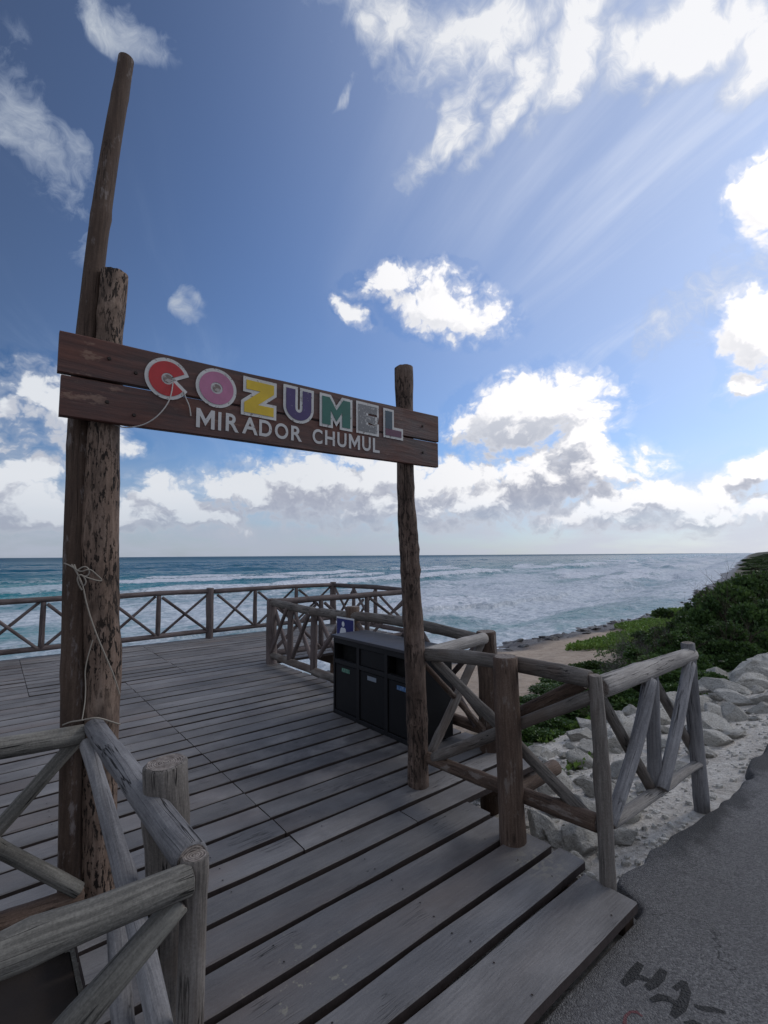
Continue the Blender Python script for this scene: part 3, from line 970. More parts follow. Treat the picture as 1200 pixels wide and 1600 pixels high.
t.put(t.b.inputs['Roughness'], t.rng(n2, .3, .7, .45, .75))
bump(t, n1, .003)
M_BOARD = m
TB = 2.385
BW = Matrix.Rotation(DECK_ROT, 4, 'Z')


def board(x0, x1, za0, za1, zb0, zb1, seed):
    """za = bottom/top height at the left end, zb = at the right end"""
    lr = random.Random(seed)
    N = 46
    V, F = [], []
    for i in range(N + 1):
        f = i / N
        x = x0 + (x1 - x0) * f
        lo = za0 + (zb0 - za0) * f + .004 * (float(vnoise(np.array(x * 4 + seed), np.array(2.2))) - .5)
        hi = za1 + (zb1 - za1) * f + .004 * (float(vnoise(np.array(x * 4 + seed), np.array(6.2))) - .5)
        for (y, z) in ((TB, lo + .004), (TB + .004, lo), (TB + .030, lo), (TB + .034, lo + .004), (TB + .034, hi - .004), (TB + .030, hi), (TB + .004, hi), (TB, hi - .004)):
            V.append((x, y, z))
    for i in range(N):
        for k in range(8):
            a, b = i * 8 + k, i * 8 + (k + 1) % 8
            F.append((a, b, b + 8, a + 8))
    F.append(tuple(range(7, -1, -1)))
    F.append(tuple(N * 8 + k for k in range(8)))
    me = bpy.data.meshes.new('board')
    me.from_pydata(V, [], F)
    me.update()
    return link('board', me, M_BOARD, gate, BW)


b_up = board(.172, 2.470, 2.335, 2.516, 2.368, 2.562, 1)
b_lo = board(.186, 2.462, 2.146, 2.327, 2.180, 2.360, 2)


def curve_mesh(name, polys, m, parent, x, z, y, offset=0.0, depth=.002, sx=1, sz=1):
    cu = bpy.data.curves.new('outline', 'CURVE')
    cu.dimensions = '2D'
    cu.fill_mode = 'BOTH'
    cu.extrude = depth / 2
    cu.offset = offset
    for pts in polys:
        sp = cu.splines.new('POLY')
        sp.points.add(len(pts) - 1)
        for q, (a, b) in zip(sp.points, pts):
            q.co = (a * sx, b * sz, 0, 1)
        sp.use_cyclic_u = True
    tmp = bpy.data.objects.new('outline', cu)
    COL.objects.link(tmp)
    dg = bpy.context.evaluated_depsgraph_get()
    me = bpy.data.meshes.new_from_object(tmp.evaluated_get(dg))
    me.name = name
    me.materials.clear()
    bpy.data.objects.remove(tmp, do_unlink=True)
    mw = BW @ Matrix.Translation((x, y, z)) @ Matrix.Rotation(R(90), 4, 'X')
    return link(name, me, m, parent, mw)


def font_mesh(name, txt, m, parent, x, z, y, w, h, bold=.0, depth=.0016, slant=0.0):
    cu = bpy.data.curves.new('glyph', 'FONT')
    cu.body = txt
    cu.size = 1.0
    cu.extrude = 0
    cu.offset = bold
    tmp = bpy.data.objects.new('glyph', cu)
    COL.objects.link(tmp)
    dg = bpy.context.evaluated_depsgraph_get()
    me = bpy.data.meshes.new_from_object(tmp.evaluated_get(dg))
    me.name = name
    me.materials.clear()
    bpy.data.objects.remove(tmp, do_unlink=True)
    n = len(me.vertices)
    co = np.empty(n * 3, dtype=np.float32)
    me.vertices.foreach_get('co', co)
    co = co.reshape(-1, 3)
    lo, hi = co.min(0), co.max(0)
    co[:, 0] = (co[:, 0] - lo[0]) / (hi[0] - lo[0]) * w
    co[:, 1] = (co[:, 1] - lo[1]) / (hi[1] - lo[1]) * h
    co[:, 0] += co[:, 1] * slant
    me.vertices.foreach_set('co', co.ravel())
    me.update()
    mw = BW @ Matrix.Translation((x, y, z)) @ Matrix.Rotation(R(90), 4, 'X')
    return link(name, me, m, parent, mw)


def paint(name, col, wear=.5, wcol=(.09, .05, .038), scale=34, lo=.60):
    m, t = mat(name)
    tc = t.new('ShaderNodeTexCoord').outputs['Object']
    n = t.noise(tc, scale, 6, .7)
    k = t.math('MULTIPLY', t.rng(n, lo, lo + .05), wear)
    n2 = t.noise(tc, 9, 4, .6)
    c = t.mix(t.rng(n2, .3, .7), tuple(q * .82 for q in col), col)
    t.put(t.b.inputs['Base Color'], t.mix(k, c, wcol))
    t.b.inputs['Roughness'].default_value = .5
    return m


def circ(cx, cy, r, a0=0, a1=360, n=36, ry=None):
    ry = ry or r
    return [(cx + r * math.cos(R(a0 + (a1 - a0) * i / (n - 1))), cy + ry * math.sin(R(a0 + (a1 - a0) * i / (n - 1)))) for i in range(n)]


# letter shapes in a unit box
C_OUT = circ(.5, .5, .5, 28, 332, 40) + [(.66, .45), ] + circ(.5, .5, .17, 320, 40, 18) + [(.66, .55)]
C_OUT = circ(.5, .5, .5, 26, 326, 44) + circ(.5, .5, .16, 340, 20, 22)
O_OUT = circ(.5, .5, .5, 0, 350, 36)
O_IN = circ(.5, .5, .17, 0, 345, 24)[::-1]
Z_P = [(.06, 1), (1, 1), (1, .70), (.47, .29), (1, .29), (1, 0), (0, 0), (0, .30), (.52, .71), (.06, .71)]
U_P = [(0, 1), (.36, 1), (.36, .42)] + circ(.5, .40, .14, 180, 360, 9)[1:-1] + [(.64, .42), (.64, 1), (1, 1), (1, .42)] + circ(.5, .42, .5, 0, -180, 22, .42)[1:-1] + [(0, .42)]
M_P = [(0, 1), (.26, 1), (.5, .58), (.74, 1), (1, 1), (1, 0), (.70, 0), (.70, .52), (.5, .16), (.30, .52), (.30, 0), (0, 0)]
E_P = [(0, 1), (1, 1), (1, .72), (.42, .72), (.42, .62), (.9, .62), (.9, .38), (.42, .38), (.42, .28), (1, .28), (1, 0), (0, 0)]
L_TOP = [(0, 1), (.45, 1), (.45, .0), (0, .0)]
L_FOOT = [(.0, 0.27), (1, 0.27), (1, 0), (0, 0)]
L_P = [(0, 1), (.42, 1), (.42, .28), (1, .28), (1, 0), (0, 0)]
W_ = paint('white_outline_paint', (.56, .55, .53), .8, lo=.58)
BIG = [('C', [C_OUT], .522, 2.318, .172, .172, (.42, .018, .020), .15), ('O', [O_OUT, O_IN], .756, 2.324, .178, .172, (.42, .15, .26), .25),
       ('Z', [Z_P], .992, 2.314, .172, .180, (.62, .42, .012), .2), ('U', [U_P], 1.238, 2.324, .165, .180, (.045, .022, .115), .5),
       ('M', [M_P], 1.476, 2.334, .206, .172, (.010, .115, .085), .15), ('E', [E_P], 1.744, 2.336, .150, .175, (.16, .16, .165), .8),
       ('L', [L_P], 1.965, 2.342, .140, .165, (.020, .050, .075), .3)]
for ch, polys, x, z, w, h, colr, we in BIG:
    lab = curve_mesh('letter_outline', polys, W_, b_up, x, z, TB - .0030, offset=.016, depth=.002, sx=w, sz=h)
    mm = paint('letter_paint_' + ch.lower(), colr, we, wcol=(.50, .49, .47) if ch in 'UOE' else (.3, .26, .2), scale=60 if ch == 'E' else 40, lo=.56 if ch == 'E' else .62)
    if ch == 'L':
        curve_mesh('letter', [[(0, 1), (.42, 1), (.42, .28), (0, .28)]], mm, b_up, x, z, TB - .0055, depth=.002, sx=w, sz=h)
        curve_mesh('letter', [[(.0, .27), (1, .27), (1, 0), (0, 0)]], paint('plum_paint', (.10, .022, .06), .3), b_up, x, z, TB - .0055, depth=.002, sx=w, sz=h)
    else:
        curve_mesh('letter', polys, mm, b_up, x, z, TB - .0055, offset=-.001, depth=.002, sx=w, sz=h)
# worn hub discs in the C and the O
for (x, z) in ((.608, 2.404), (.845, 2.410)):
    curve_mesh('letter_centre', [circ(0, 0, .020, 0, 345, 20)], paint('worn_centre', (.20, .15, .13), .6, wcol=(.45, .42, .4), lo=.5), b_up, x, z, TB - .0075, depth=.002)
W2 = paint('white_lettering_paint', (.54, .53, .52), .7, lo=.58)


M_THIN = [(0, 0), (0, 1), (.20, 1), (.5, .48), (.80, 1), (1, 1), (1, 0), (.80, 0), (.80, .62), (.5, .12), (.20, .62), (.20, 0)]


def lettering(txt, x0, x1, z0, h0, z1, h1, pitches):
    n = len(txt)
    tot = sum(pitches)
    x = x0
    for ch, p_ in zip(txt, pitches):
        wd = (x1 - x0) * p_ / tot
        f = (x - x0) / (x1 - x0)
        z = z0 + (z1 - z0) * f + random.uniform(-.002, .002)
        h = h0 + (h1 - h0) * f
        gap = .018
        if ch == 'M':
            curve_mesh('small_letter', [M_THIN], W2, b_lo, x, z, TB - .0022, depth=.001, sx=wd - gap, sz=h)
            x += wd
            continue
        font_mesh('small_letter', ch, W2, b_lo, x, z, TB - .0022, max(.012, wd - (gap if ch != 'A' else .008)) if ch != 'I' else .016, h, bold=.006 if ch == 'M' else .022)
        x += wd


lettering('MIRADOR', .748, 1.362, 2.192, .098, 2.206, .084, [1.12, .40, .90, .98, .94, 1.02, .9])
lettering('CHUMUL', 1.414, 1.935, 2.208, .088, 2.214, .094, [.95, .98, .95, 1.15, .95, .82])
# nail heads and a bolt stub on the tall post
for (x, z, b) in ((2.31, 2.46, b_up), (2.31, 2.27, b_lo), (.36, 2.44, b_up), (.36, 2.24, b_lo), (.47, 2.40, b_up), (.47, 2.20, b_lo)):
    bm = bmesh.new()
    bmesh.ops.create_cone(bm, cap_ends=True, segments=10, radius1=.009, radius2=.007, depth=.006)
    bm_obj('bolt', bm, M_NAIL, b, BW @ Matrix.Translation((x, TB - .003, z)) @ Matrix.Rotation(R(90), 4, 'X'))

# tall bare pole
Pb = on_t(110, 1392, 2.505)
Pb.z = -.02
Pt = on_t(196, 92, 2.58)
pole = make_log('tall_pole', Pb, Pt, .050, .040, M_POLE, None, sides=18, seg=90, rough=.04, seed=21,
                via=[on_t(112, 1150, 2.51), on_t(114, 950, 2.52), on_t(119, 750, 2.53), on_t(128, 600, 2.54), on_t(139, 480, 2.55), on_t(162, 300, 2.565), on_t(180, 190, 2.57)],
                radii=[(0, .044), (.5, .045), (.66, .044), (.8, .042), (1, .036)])
tag(pole, 'tallest bare pole, standing left of the sign post and rising far above the name board', 'pole')

# ------------------------------------------------------------------ ropes and cables
def tube(name, pts, r, m, parent=None, sides=6):
    cu = bpy.data.curves.new(name, 'CURVE')
    cu.dimensions = '3D'
    cu.bevel_depth = r
    cu.bevel_resolution = 2
    sp = cu.splines.new('NURBS')
    sp.points.add(len(pts) - 1)
    for q, p in zip(sp.points, pts):
        q.co = (*p, 1)
    sp.order_u = 3
    sp.use_endpoint_u = True
    sp.resolution_u = 6
    tmp = bpy.data.objects.new(name, cu)
    COL.objects.link(tmp)
    dg = bpy.context.evaluated_depsgraph_get()
    me = bpy.data.meshes.new_from_object(tmp.evaluated_get(dg))
    me.name = name
    me.materials.clear()
    bpy.data.objects.remove(tmp, do_unlink=True)
    return link(name, me, m, parent)


M_ROPE = flat_mat('pale_twine', (.27, .24, .20), .9, noise=.3, scale=200)
M_WIRE = flat_mat('pale_cable', (.38, .36, .34), .6, noise=.2, scale=60)
TR = 2.375
rp = thing('twine', 'thin pale twine knotted in loops around the pole and the worm-eaten sign post', 'rope', st(.4, 2.4, 1.4))
tube('hanging_run', [on_t(x, y, TR + o_) for x, y, o_ in ((112, 882, .05), (128, 905, .0), (135, 945, -.0), (150, 990, -.01), (165, 1025, -.01), (180, 1060, .0), (187, 1085, .02))], .0028, M_ROPE, rp).matrix_parent_inverse = Matrix.Translation(st(.4, 2.4, 1.4)).inverted()
for pts in (((100, 880, .09), (112, 884, .0), (125, 895, -.02), (140, 888, -.03), (150, 897, -.03), (162, 908, -.02), (148, 907, -.03), (130, 900, -.03)),
            ((116, 882, 0), (122, 900, -.02), (130, 918, -.02), (136, 908, -.03), (126, 895, -.03), (118, 906, -.02), (128, 922, -.01)),
            ((120, 892, -.01), (132, 882, -.02), (142, 893, -.03), (134, 903, -.02), (124, 898, -.02))):
    tube('knot', [on_t(x, y, TR + o_) for x, y, o_ in pts], .0028, M_ROPE, rp).matrix_parent_inverse = Matrix.Translation(st(.4, 2.4, 1.4)).inverted()
tube('lashing', [on_t(x, y, TR + o_) for x, y, o_ in ((98, 1133, .09), (108, 1128, .03), (125, 1126, -.03), (148, 1121, -.075), (160, 1123, -.07), (172, 1127, -.03), (188, 1132, .05))], .003, M_ROPE, rp).matrix_parent_inverse = Matrix.Translation(st(.4, 2.4, 1.4)).inverted()
tube('lashing', [on_t(x, y, TR + o_) for x, y, o_ in ((128, 1126, -.03), (133, 1100, .0), (134, 1070, .02), (132, 1040, .02), (145, 1000, .01))], .0022, M_ROPE, rp).matrix_parent_inverse = Matrix.Translation(st(.4, 2.4, 1.4)).inverted()
cb = tube('cable', [on_t(x, y, TB - o_) for x, y, o_ in ((270, 598, .008), (269, 612, .02), (262, 632, .03), (245, 652, .03), (225, 664, .02), (205, 668, .01), (188, 668, -.02), (172, 660, -.06))], .003, M_WIRE)
tag(cb, 'thin pale cable hanging in a curve from the red letter C below the board', 'cable')
cb2 = tube('cable_end', [on_t(x, y, TB - o_) for x, y, o_ in ((287, 612, .008), (290, 622, .012), (297, 636, .014), (298, 650, .012))], .003, M_WIRE)
tag(cb2, 'short loose cable end with a plug dangling right of the red letter C', 'cable')

# ------------------------------------------------------------------ railings near the entrance
def fence(name, label, cat='railing', group=None, loc=(0, 0, 0)):
    return thing(name, label, cat, loc, 0, group)


post_big = make_log('log_post', st(2.29, 1.70, -.25), on_t(789, 1027, 1.70), .072, .070, M_BROWN, None, sides=22, rough=.04, seed=31)
tag(post_big, 'thick brown log post standing inside the right entrance railing', 'post')
boll = make_log('log_post', st(.52, 1.66, -.3), on_t(259, 1194, 1.66), .060, .066, M_GREYBR, None, sides=22, rough=.03, seed=32)
tag(boll, 'short stout cut log post with a flat top beside the left entrance railing', 'post')

# right entrance railing, sea side: R post to slim post S
fr = fence('log_railing', 'brown log railing with crossed braces from the right sign post to the slim crooked post', loc=st(2.34, 1.22))
S0 = 2.345
def rs(px, py, o_=0.0): return on_s(px, py, S0 + o_)
make_log('top_rail', rs(664, 1022), rs(922, 1062), .040, .043, M_GREYBR, fr, bend=.02, bend_az=R(90))
make_log('bottom_rail', rs(668, 1184), rs(934, 1286), .038, .045, M_BROWN, fr)
make_log('brace', rs(679, 1032, .03), rs(928, 1286, .03), .030, .034, M_GREYBR, fr)
make_log('brace', rs(679, 1184, -.01), rs(925, 1088, -.01), .034, .032, M_GREYBR, fr)
make_log('brace', rs(806, 1116, .09), rs(912, 1068, .09), .034, .034, M_BROWN, fr)
make_log('post', st(2.345, 1.215, -.3), on_s(929, 1056, S0), .036, .036, M_GREYBR, fr, bend=.022, bend_az=R(60), rough=.08, knots=((.6, .25, .05), (.25, .2, .04)))

# right entrance railing, along the path: S to T
f2_ = fence('log_railing', 'pale driftwood railing section beside the asphalt path, rising towards its end post', loc=st(3.6, 1.24))
T0 = 1.235
def tt(px, py, o_=0.0): return on_t(px, py, T0 + o_)
make_log('top_rail', tt(938, 1074), tt(1078, 1023), .056, .050, M_PALE, f2_, rough=.08)
make_log('bottom_rail', tt(952, 1286), tt(1098, 1188), .036, .034, M_PALE, f2_, squash=.7, rough=.12)
make_log('brace', tt(1016, 1062, -.035), tt(952, 1286, -.02), .036, .030, M_GREY, f2_, bend=.02, bend_az=0)
make_log('brace', tt(936, 1086, .03), tt(1016, 1230, .03), .030, .030, M_GREYBR, f2_)
make_log('minor_post', tt(1024, 1240, .02), tt(1018, 1056, .02), .042, .036, M_GREY, f2_)
make_log('brace', tt(1078, 1036, -.03), tt(1034, 1232, -.03), .036, .032, M_GREY, f2_, bend=.02, bend_az=1)
make_log('brace', tt(1021, 1062, .05), tt(1088, 1182, .05), .028, .026, M_GREYBR, f2_)
make_log('post', st(3.715, 1.24, -.3), tt(1074, 1005), .047, .040, M_GREY, f2_)

# left entrance railing
f3_ = fence('log_railing', 'silvery grey railing running from the worm-eaten sign post to the split-topped corner post', loc=st(.44, 1.32))
Np = on_t(305, 1338, 1.32)
Nb = st(.437, 1.32, -.3)
make_log('corner_post', Nb, Np, .030, .033, M_GREYBR, f3_, rough=.09, knots=((.97, .25, .03),), seed=44, sides=18)
La = on_t(146, 1136, 2.375)
Na = on_t(298, 1342, 1.345)
make_log('top_rail', La, Na, .038, .043, M_GREY, f3_, rough=.07, sides=22, seed=45)
make_log('brace', on_t(136, 1162, 2.36), on_t(252, 1620, 1.36), .028, .030, M_GREY, f3_, sides=18, bend=.012, bend_az=0, seed=46)
make_log('minor_post', on_t(196, 1650, 1.70), on_t(180, 1400, 1.95), .032, .030, M_GREY, f3_, sides=16, seed=48)

f4_ = fence('log_railing', 'thick weathered railing in the bottom left corner, ending at the split-topped post', loc=st(.4, 1.3))
make_log('top_rail', on_t(-260, 1602, 1.30), on_t(296, 1376, 1.30), .040, .037, M_NEAR, f4_, rough=.08, sides=22, seed=50, knots=((.5, .1, .05),))
make_log('brace', on_t(280, 1408, 1.31), on_t(60, 1665, 1.31), .030, .036, M_NEAR, f4_, rough=.08, sides=18, seed=51)
make_log('bottom_rail', on_t(-500, 1900, 1.31), on_t(60, 1700, 1.31), .04, .04, M_NEAR, f4_, sides=16)

f5_ = fence('log_railing', 'log railing at the left edge running from the tall pole out of the picture', loc=st(.3, 2.42))
make_log('top_rail', on_t(-420, 1240, 2.395), on_t(130, 1145, 2.395), .043, .038, M_NEAR, f5_, sides=20, rough=.07, seed=52)
make_log('brace', on_t(120, 1158, 2.42), on_t(-180, 1490, 2.42), .026, .028, M_NEAR, f5_, sides=16, seed=53)
make_log('brace', on_t(122, 1392, 2.40), on_t(-200, 1222, 2.40), .028, .027, M_NEAR, f5_, sides=16, seed=54)
make_log('bottom_rail', on_t(-420, 1590, 2.42), on_t(128, 1400, 2.42), .045, .040, M_BROWN, f5_, sides=20, seed=55)
# dark timber fascia below it, on the landward face of the deck
fa = thing('fascia_board', 'dark rough board set low between the two left railings', 'board', st(-.6, 1.9, -.1), DECK_ROT)
for (t0, t1, z0, z1, s1) in ((2.50, 2.545, -.34, -.035, .32), (1.30, 2.49, -.115, -.075, .335)):
    bm = bmesh.new()
    box_mesh(bm, -6.0, s1, t0, t1, z0, z1)
    bm_obj('board', bm, M_FASC, fa, BW, bevel=.006)

# short section between the right sign post and the rear thick post, beside the bins
P0b = st(3.16, 2.53)
f6_ = fence('log_railing', 'short railing section with a pale top rail beside the black recycling bins', loc=st(2.8, 2.5))
def ps(px, py, o_=0.0): return on_t(px, py, 2.50 + o_)
make_log('top_rail', ps(662, 1022), ps(757, 997), .042, .045, M_PALE, f6_, end=M_END)
make_log('brace', ps(672, 1180, -.02), ps(752, 1004, .02), .030, .032, M_GREYBR, f6_)
make_log('brace', ps(662, 1036), ps(756, 1140), .018, .022, M_BROWN, f6_)
make_log('brace', ps(716, 1072, .06), ps(760, 1130, .06), .018, .020, M_GREYBR, f6_)
make_log('bottom_rail', ps(676, 1182, .04), ps(768, 1150, .04), .022, .020, M_PALE, f6_)

# ------------------------------------------------------------------ railings around the deck
def xpanel(root, a, b, z_lo, z_hi, r, m, dn=Vector((0, 0, 0))):
    a, b = Vector(a), Vector(b)
    d = (b - a).normalized() * .05
    o1, o2 = dn * .03, dn * -.03
    j = lambda: random.uniform(-.03, .03)
    make_log('brace', a + d + Vector((0, 0, z_lo + .03 + j())) + o1, b - d + Vector((0, 0, z_hi - .05 + j())) + o1, r, r * .9, m, root, sides=8, seg=8)
    make_log('brace', a + d + Vector((0, 0, z_hi - .05 + j())) + o2, b - d + Vector((0, 0, z_lo + .03 + j())) + o2, r, r * .9, m, root, sides=8, seg=8)


def deck_railing(label, pts, kinds, loc_i=0, rail_r=.046, sag=0.0, skip_last=False, cat='railing'):
    """pts along one straight run; kinds: P main post, m minor stick"""
    root = fence('log_railing', label, loc=pts[0])
    dirv = (pts[-1] - pts[0]).normalized()
    nrm = Vector((-dirv.y, dirv.x, 0))
    mains = [i for i, k in enumerate(kinds) if k in 'Pp']
    for i, (p, k) in enumerate(zip(pts, kinds)):
        if k == 'P':
            make_log('post', p - Vector((0, 0, .25)), p + Vector((0, 0, .945 + random.uniform(-.015, .02))), .074, .070, M_FAR, root, sides=14, seg=12)
        elif k == 'm':
            make_log('minor_post', p + Vector((0, 0, .14)), p + Vector((0, 0, .85)), .042, .038, M_FAR, root, sides=10, seg=8)
    for a, b in zip(mains[:-1], mains[1:]):
        pa, pb = pts[a], pts[b]
        make_log('top_rail', pa + Vector((0, 0, .875)), pb + Vector((0, 0, .885)), rail_r, rail_r * .95, M_FAR, root, sides=12, seg=16, bend=random.uniform(-.02, .02), bend_az=1.5)
        make_log('bottom_rail', pa + Vector((0, 0, .13)), pb + Vector((0, 0, .14)), rail_r * .9, rail_r * .9, M_FAR, root, sides=12, seg=12)
    for a, b in zip(pts[:-1], pts[1:]):
        xpanel(root, a, b, .13, .88, .026, M_FAR, nrm)
    return root


TF = 9.30
deck_railing('far seaward railing behind the tall pole, left of its middle post', [st(s, TF) for s in (-6.55, -5.60, -4.65, -3.45, -2.2, -1.15, -.20, .66, 1.50, 2.36, 3.28)], 'PmPmPmPmPmP')
deck_railing('far seaward railing section ending at the outermost corner post', [st(s, TF) for s in (3.36, 4.20, 5.14, 6.09)], 'pmmP')
deck_railing('railing on the far right side of the deck, running back from the outermost corner post', [st(6.09, t_) for t_ in (9.22, 8.49, 7.73, 6.56)], 'pmmP')
deck_railing('railing in the middle distance from the inner corner post out to the right', [st(s, 6.56) for s in (3.26, 4.07, 4.98, 6.02)], 'pmmp')
# side railing with its long wavy rail, from the inner corner post to the rear thick post
f7_ = fence('log_railing', 'side railing with a long wavy top rail running behind the recycling bins', loc=st(3.2, 4.5))
S7 = 3.21
def q7(px, py, o_=0.0): return on_s(px, py, S7 + o_)
make_log('post', st(S7, 6.53, -.2), q7(425, 936), .078, .070, M_FAR, f7_, sides=18, flare=.02)
make_log('post', st(S7, 4.49, -.2), st(S7, 4.49, .965), .080, .078, M_BROWN, f7_, sides=18)
make_log('post', st(3.17, 2.53, -.3), on_t(760, 988, 2.53), .092, .082, M_BROWN, f7_, sides=22, rough=.09, seed=60)
make_log('top_rail', q7(424, 940), q7(492, 956), .052, .052, M_GREYBR, f7_, bend=-.015, bend_az=0)
make_log('top_rail', q7(487, 956, -.01), q7(556, 963, -.01), .050, .052, M_GREYBR, f7_)
make_log('top_rail', q7(553, 962), q7(758, 1001), .050, .046, M_GREYBR, f7_, bend=.03, bend_az=R(90))
make_log('bottom_rail', st(S7, 6.5, .12), st(S7, 4.5, .10), .050, .048, M_GREYBR, f7_)
make_log('bottom_rail', st(S7, 4.45, .12), st(S7, 2.6, .12), .046, .048, M_BROWN, f7_)
for px in (454, 491):
    p_ = q7(px, 950)
    make_log('minor_post', Vector((p_.x, p_.y, .12)), Vector((p_.x, p_.y, .86)), .046, .042, M_FAR, f7_, sides=12)
for a, b, o_ in (((449, 950), (424, 1018), -.05), ((428, 946), (452, 1026), .05), ((483, 958), (457, 1028), -.05), ((459, 952), (487, 1030), .05), ((497, 962), (530, 1030), .05), ((530, 975), (498, 1026), -.05)):
    make_log('brace', q7(*a, o_), q7(*b, o_), .026, .028, M_FAR, f7_, sides=10)
for t0, t1 in ((4.4, 3.5), (3.4, 2.65)):
    xpanel(f7_, st(S7, t0), st(S7, t1), .12, .86, .027, M_FAR, US)

# ------------------------------------------------------------------ recycling station
M_BIN = flat_mat('black_bin_panel', (.006, .006, .0075), .55, noise=.35, scale=9, spec=.3)
M_BIN2 = flat_mat('black_bin_frame', (.009, .009, .011), .5, noise=.3, scale=9, spec=.35)
M_LID = flat_mat('dark_bin_lid', (.040, .038, .044), .55, noise=.35, scale=7, spec=.4)
M_VOID = flat_mat('bin_inside', (.003, .003, .003), .9)
binr = thing('recycling_bins', 'black three-compartment recycling bin unit standing on the deck behind the right sign post', 'recycling bin', st(2.70, 2.88), DECK_ROT)
# local: x = depth away from the deck (0..0.40), y = length (0..1.24), z up
BM_ = Matrix.Translation(st(2.70, 2.88)) @ Matrix.Rotation(DECK_ROT, 4, 'Z')
BL, BD, BH = 1.235, .40, .735
bm = bmesh.new()
th = .018
box_mesh(bm, 0.03, BD, 0, th, .03, BH - .001)                 # end panels
box_mesh(bm, 0.03, BD, BL - th, BL, .03, BH - .001)
box_mesh(bm, BD - th, BD - .001, th + .001, BL - th - .001, .03, BH - .001)          # back
box_mesh(bm, 0.03, BD - th - .001, th + .001, BL - th - .001, .03, .05)       # floor
cw = BL / 3
for k in (1, 2):
    box_mesh(bm, .031, BD - th - .002, k * cw - .008, k * cw + .008, .051, BH - .003)
bm_obj('body', bm, M_BIN, binr, BM_, bevel=.003)
bm = bmesh.new()
for yk in (0, cw, 2 * cw, BL):
    w = .022
    y0 = max(0, yk - w)
    y1 = min(BL, yk + w)
    box_mesh(bm, 0.0, .029, y0, y1, .0, BH - .001)
for k in range(3):
    y0, y1 = k * cw + (.0225 if k else .0225), (k + 1) * cw - .0225
    box_mesh(bm, .001, .028, y0, y1, BH - .05, BH - .002)
    box_mesh(bm, .001, .028, y0, y1, BH - .245, BH - .205)
    box_mesh(bm, .001, .028, y0, y1, .0, .04)
bm_obj('frame', bm, M_BIN2, binr, BM_, bevel=.002)
bm = bmesh.new()
box_mesh(bm, -.022, BD + .015, -.015, BL * .5 - .001, BH + .001, BH + .028)
box_mesh(bm, -.022, BD + .015, BL * .5 + .001, BL + .015, BH + .001, BH + .028)
bm_obj('lid', bm, M_LID, binr, BM_, bevel=.004)
lab_cols = [(.04, .11, .24), (.18, .21, .25), (.04, .15, .10)]
for k in range(3):
    y0, y1 = k * cw + .028, (k + 1) * cw - .028
    bm = bmesh.new()
    box_mesh(bm, .010, .024, y0, y1, .045, BH - .250)
    d_ = bm_obj('door', bm, M_BIN, binr, BM_, bevel=.004)
    bm = bmesh.new()
    yc = (y0 + y1) / 2
    box_mesh(bm, .006, .0085, yc - .065, yc + .065, BH - .315, BH - .278)
    nm_ = ('blue', 'pale', 'green')[k]
    lm, lt = mat(nm_ + '_bin_label')
    ltc = lt.new('ShaderNodeTexCoord').outputs['Object']
    stripe = lt.noise(lt.mapping(ltc, scale=(1, 3.2, 1)), 30, 2, .5)
    lt.put(lt.b.inputs['Base Color'], lt.mix(lt.rng(stripe, .52, .56, 0, .45), lab_cols[k], tuple(min(.7, q + .28) for q in lab_cols[k]) if k != 1 else (.2, .24, .3)))
    lb = bm_obj('label', bm, lm, d_, BM_)
    if k == 1:
        bm = bmesh.new()
        box_mesh(bm, .012, .024, y0, y1, BH - .202, BH - .053)
        bm_obj('blank_panel', bm, M_BIN, binr, BM_, bevel=.003)
    else:
        bm = bmesh.new()
        box_mesh(bm, .020, .026, y0 - .004, y1 + .004, BH - .204, BH - .20)
        box_mesh(bm, .10, .104, y0, y1, BH - .24, BH - .06)
        bm_obj('deposit_slot', bm, M_VOID, binr, BM_)
bm = bmesh.new()
for y in (.05, BL - .05):
    for x in (.06, BD - .06):
        bmesh.ops.create_cone(bm, cap_ends=True, segments=10, radius1=.018, radius2=.018, depth=.03, matrix=Matrix.Translation((x, y, .015)))
bm_obj('feet', bm, M_BIN2, binr, BM_)

# ------------------------------------------------------------------ blue pictogram sign on the middle post of the side railing
M_BLUE = flat_mat('blue_sign_enamel', (.010, .014, .13), .4, noise=.1, scale=9, spec=.5)
M_SWH = flat_mat('white_sign_enamel', (.62, .64, .68), .45, noise=.08)
sg_t = thing('pictogram_sign', 'small blue sign with a white standing figure above the end of the recycling bins', 'sign', st(3.10, 4.45, .62), DECK_ROT)
A_, B_ = on_s(526, 963, 3.09), on_s(553, 967, 3.09)
tA, tB = A_.dot(UT), B_.dot(UT)
zt = (A_.z + B_.z) / 2
wS = tA - tB
hS = .34
SM = Matrix.Translation(st(3.09, tB, zt - hS)) @ Matrix.Rotation(DECK_ROT, 4, 'Z')
bm = bmesh.new()
box_mesh(bm, 0, .006, 0, wS, 0, hS)
bm_obj('white_border', bm, M_SWH, sg_t, SM, bevel=.001)
bm = bmesh.new()
box_mesh(bm, -.002, -.0003, .008, wS - .008, .010, hS - .018)
bm_obj('blue_panel', bm, M_BLUE, sg_t, SM)


def flat_poly(bm, pts, x):
    vs = [bm.verts.new((x, y, z)) for y, z in pts]
    bm.faces.new(vs)


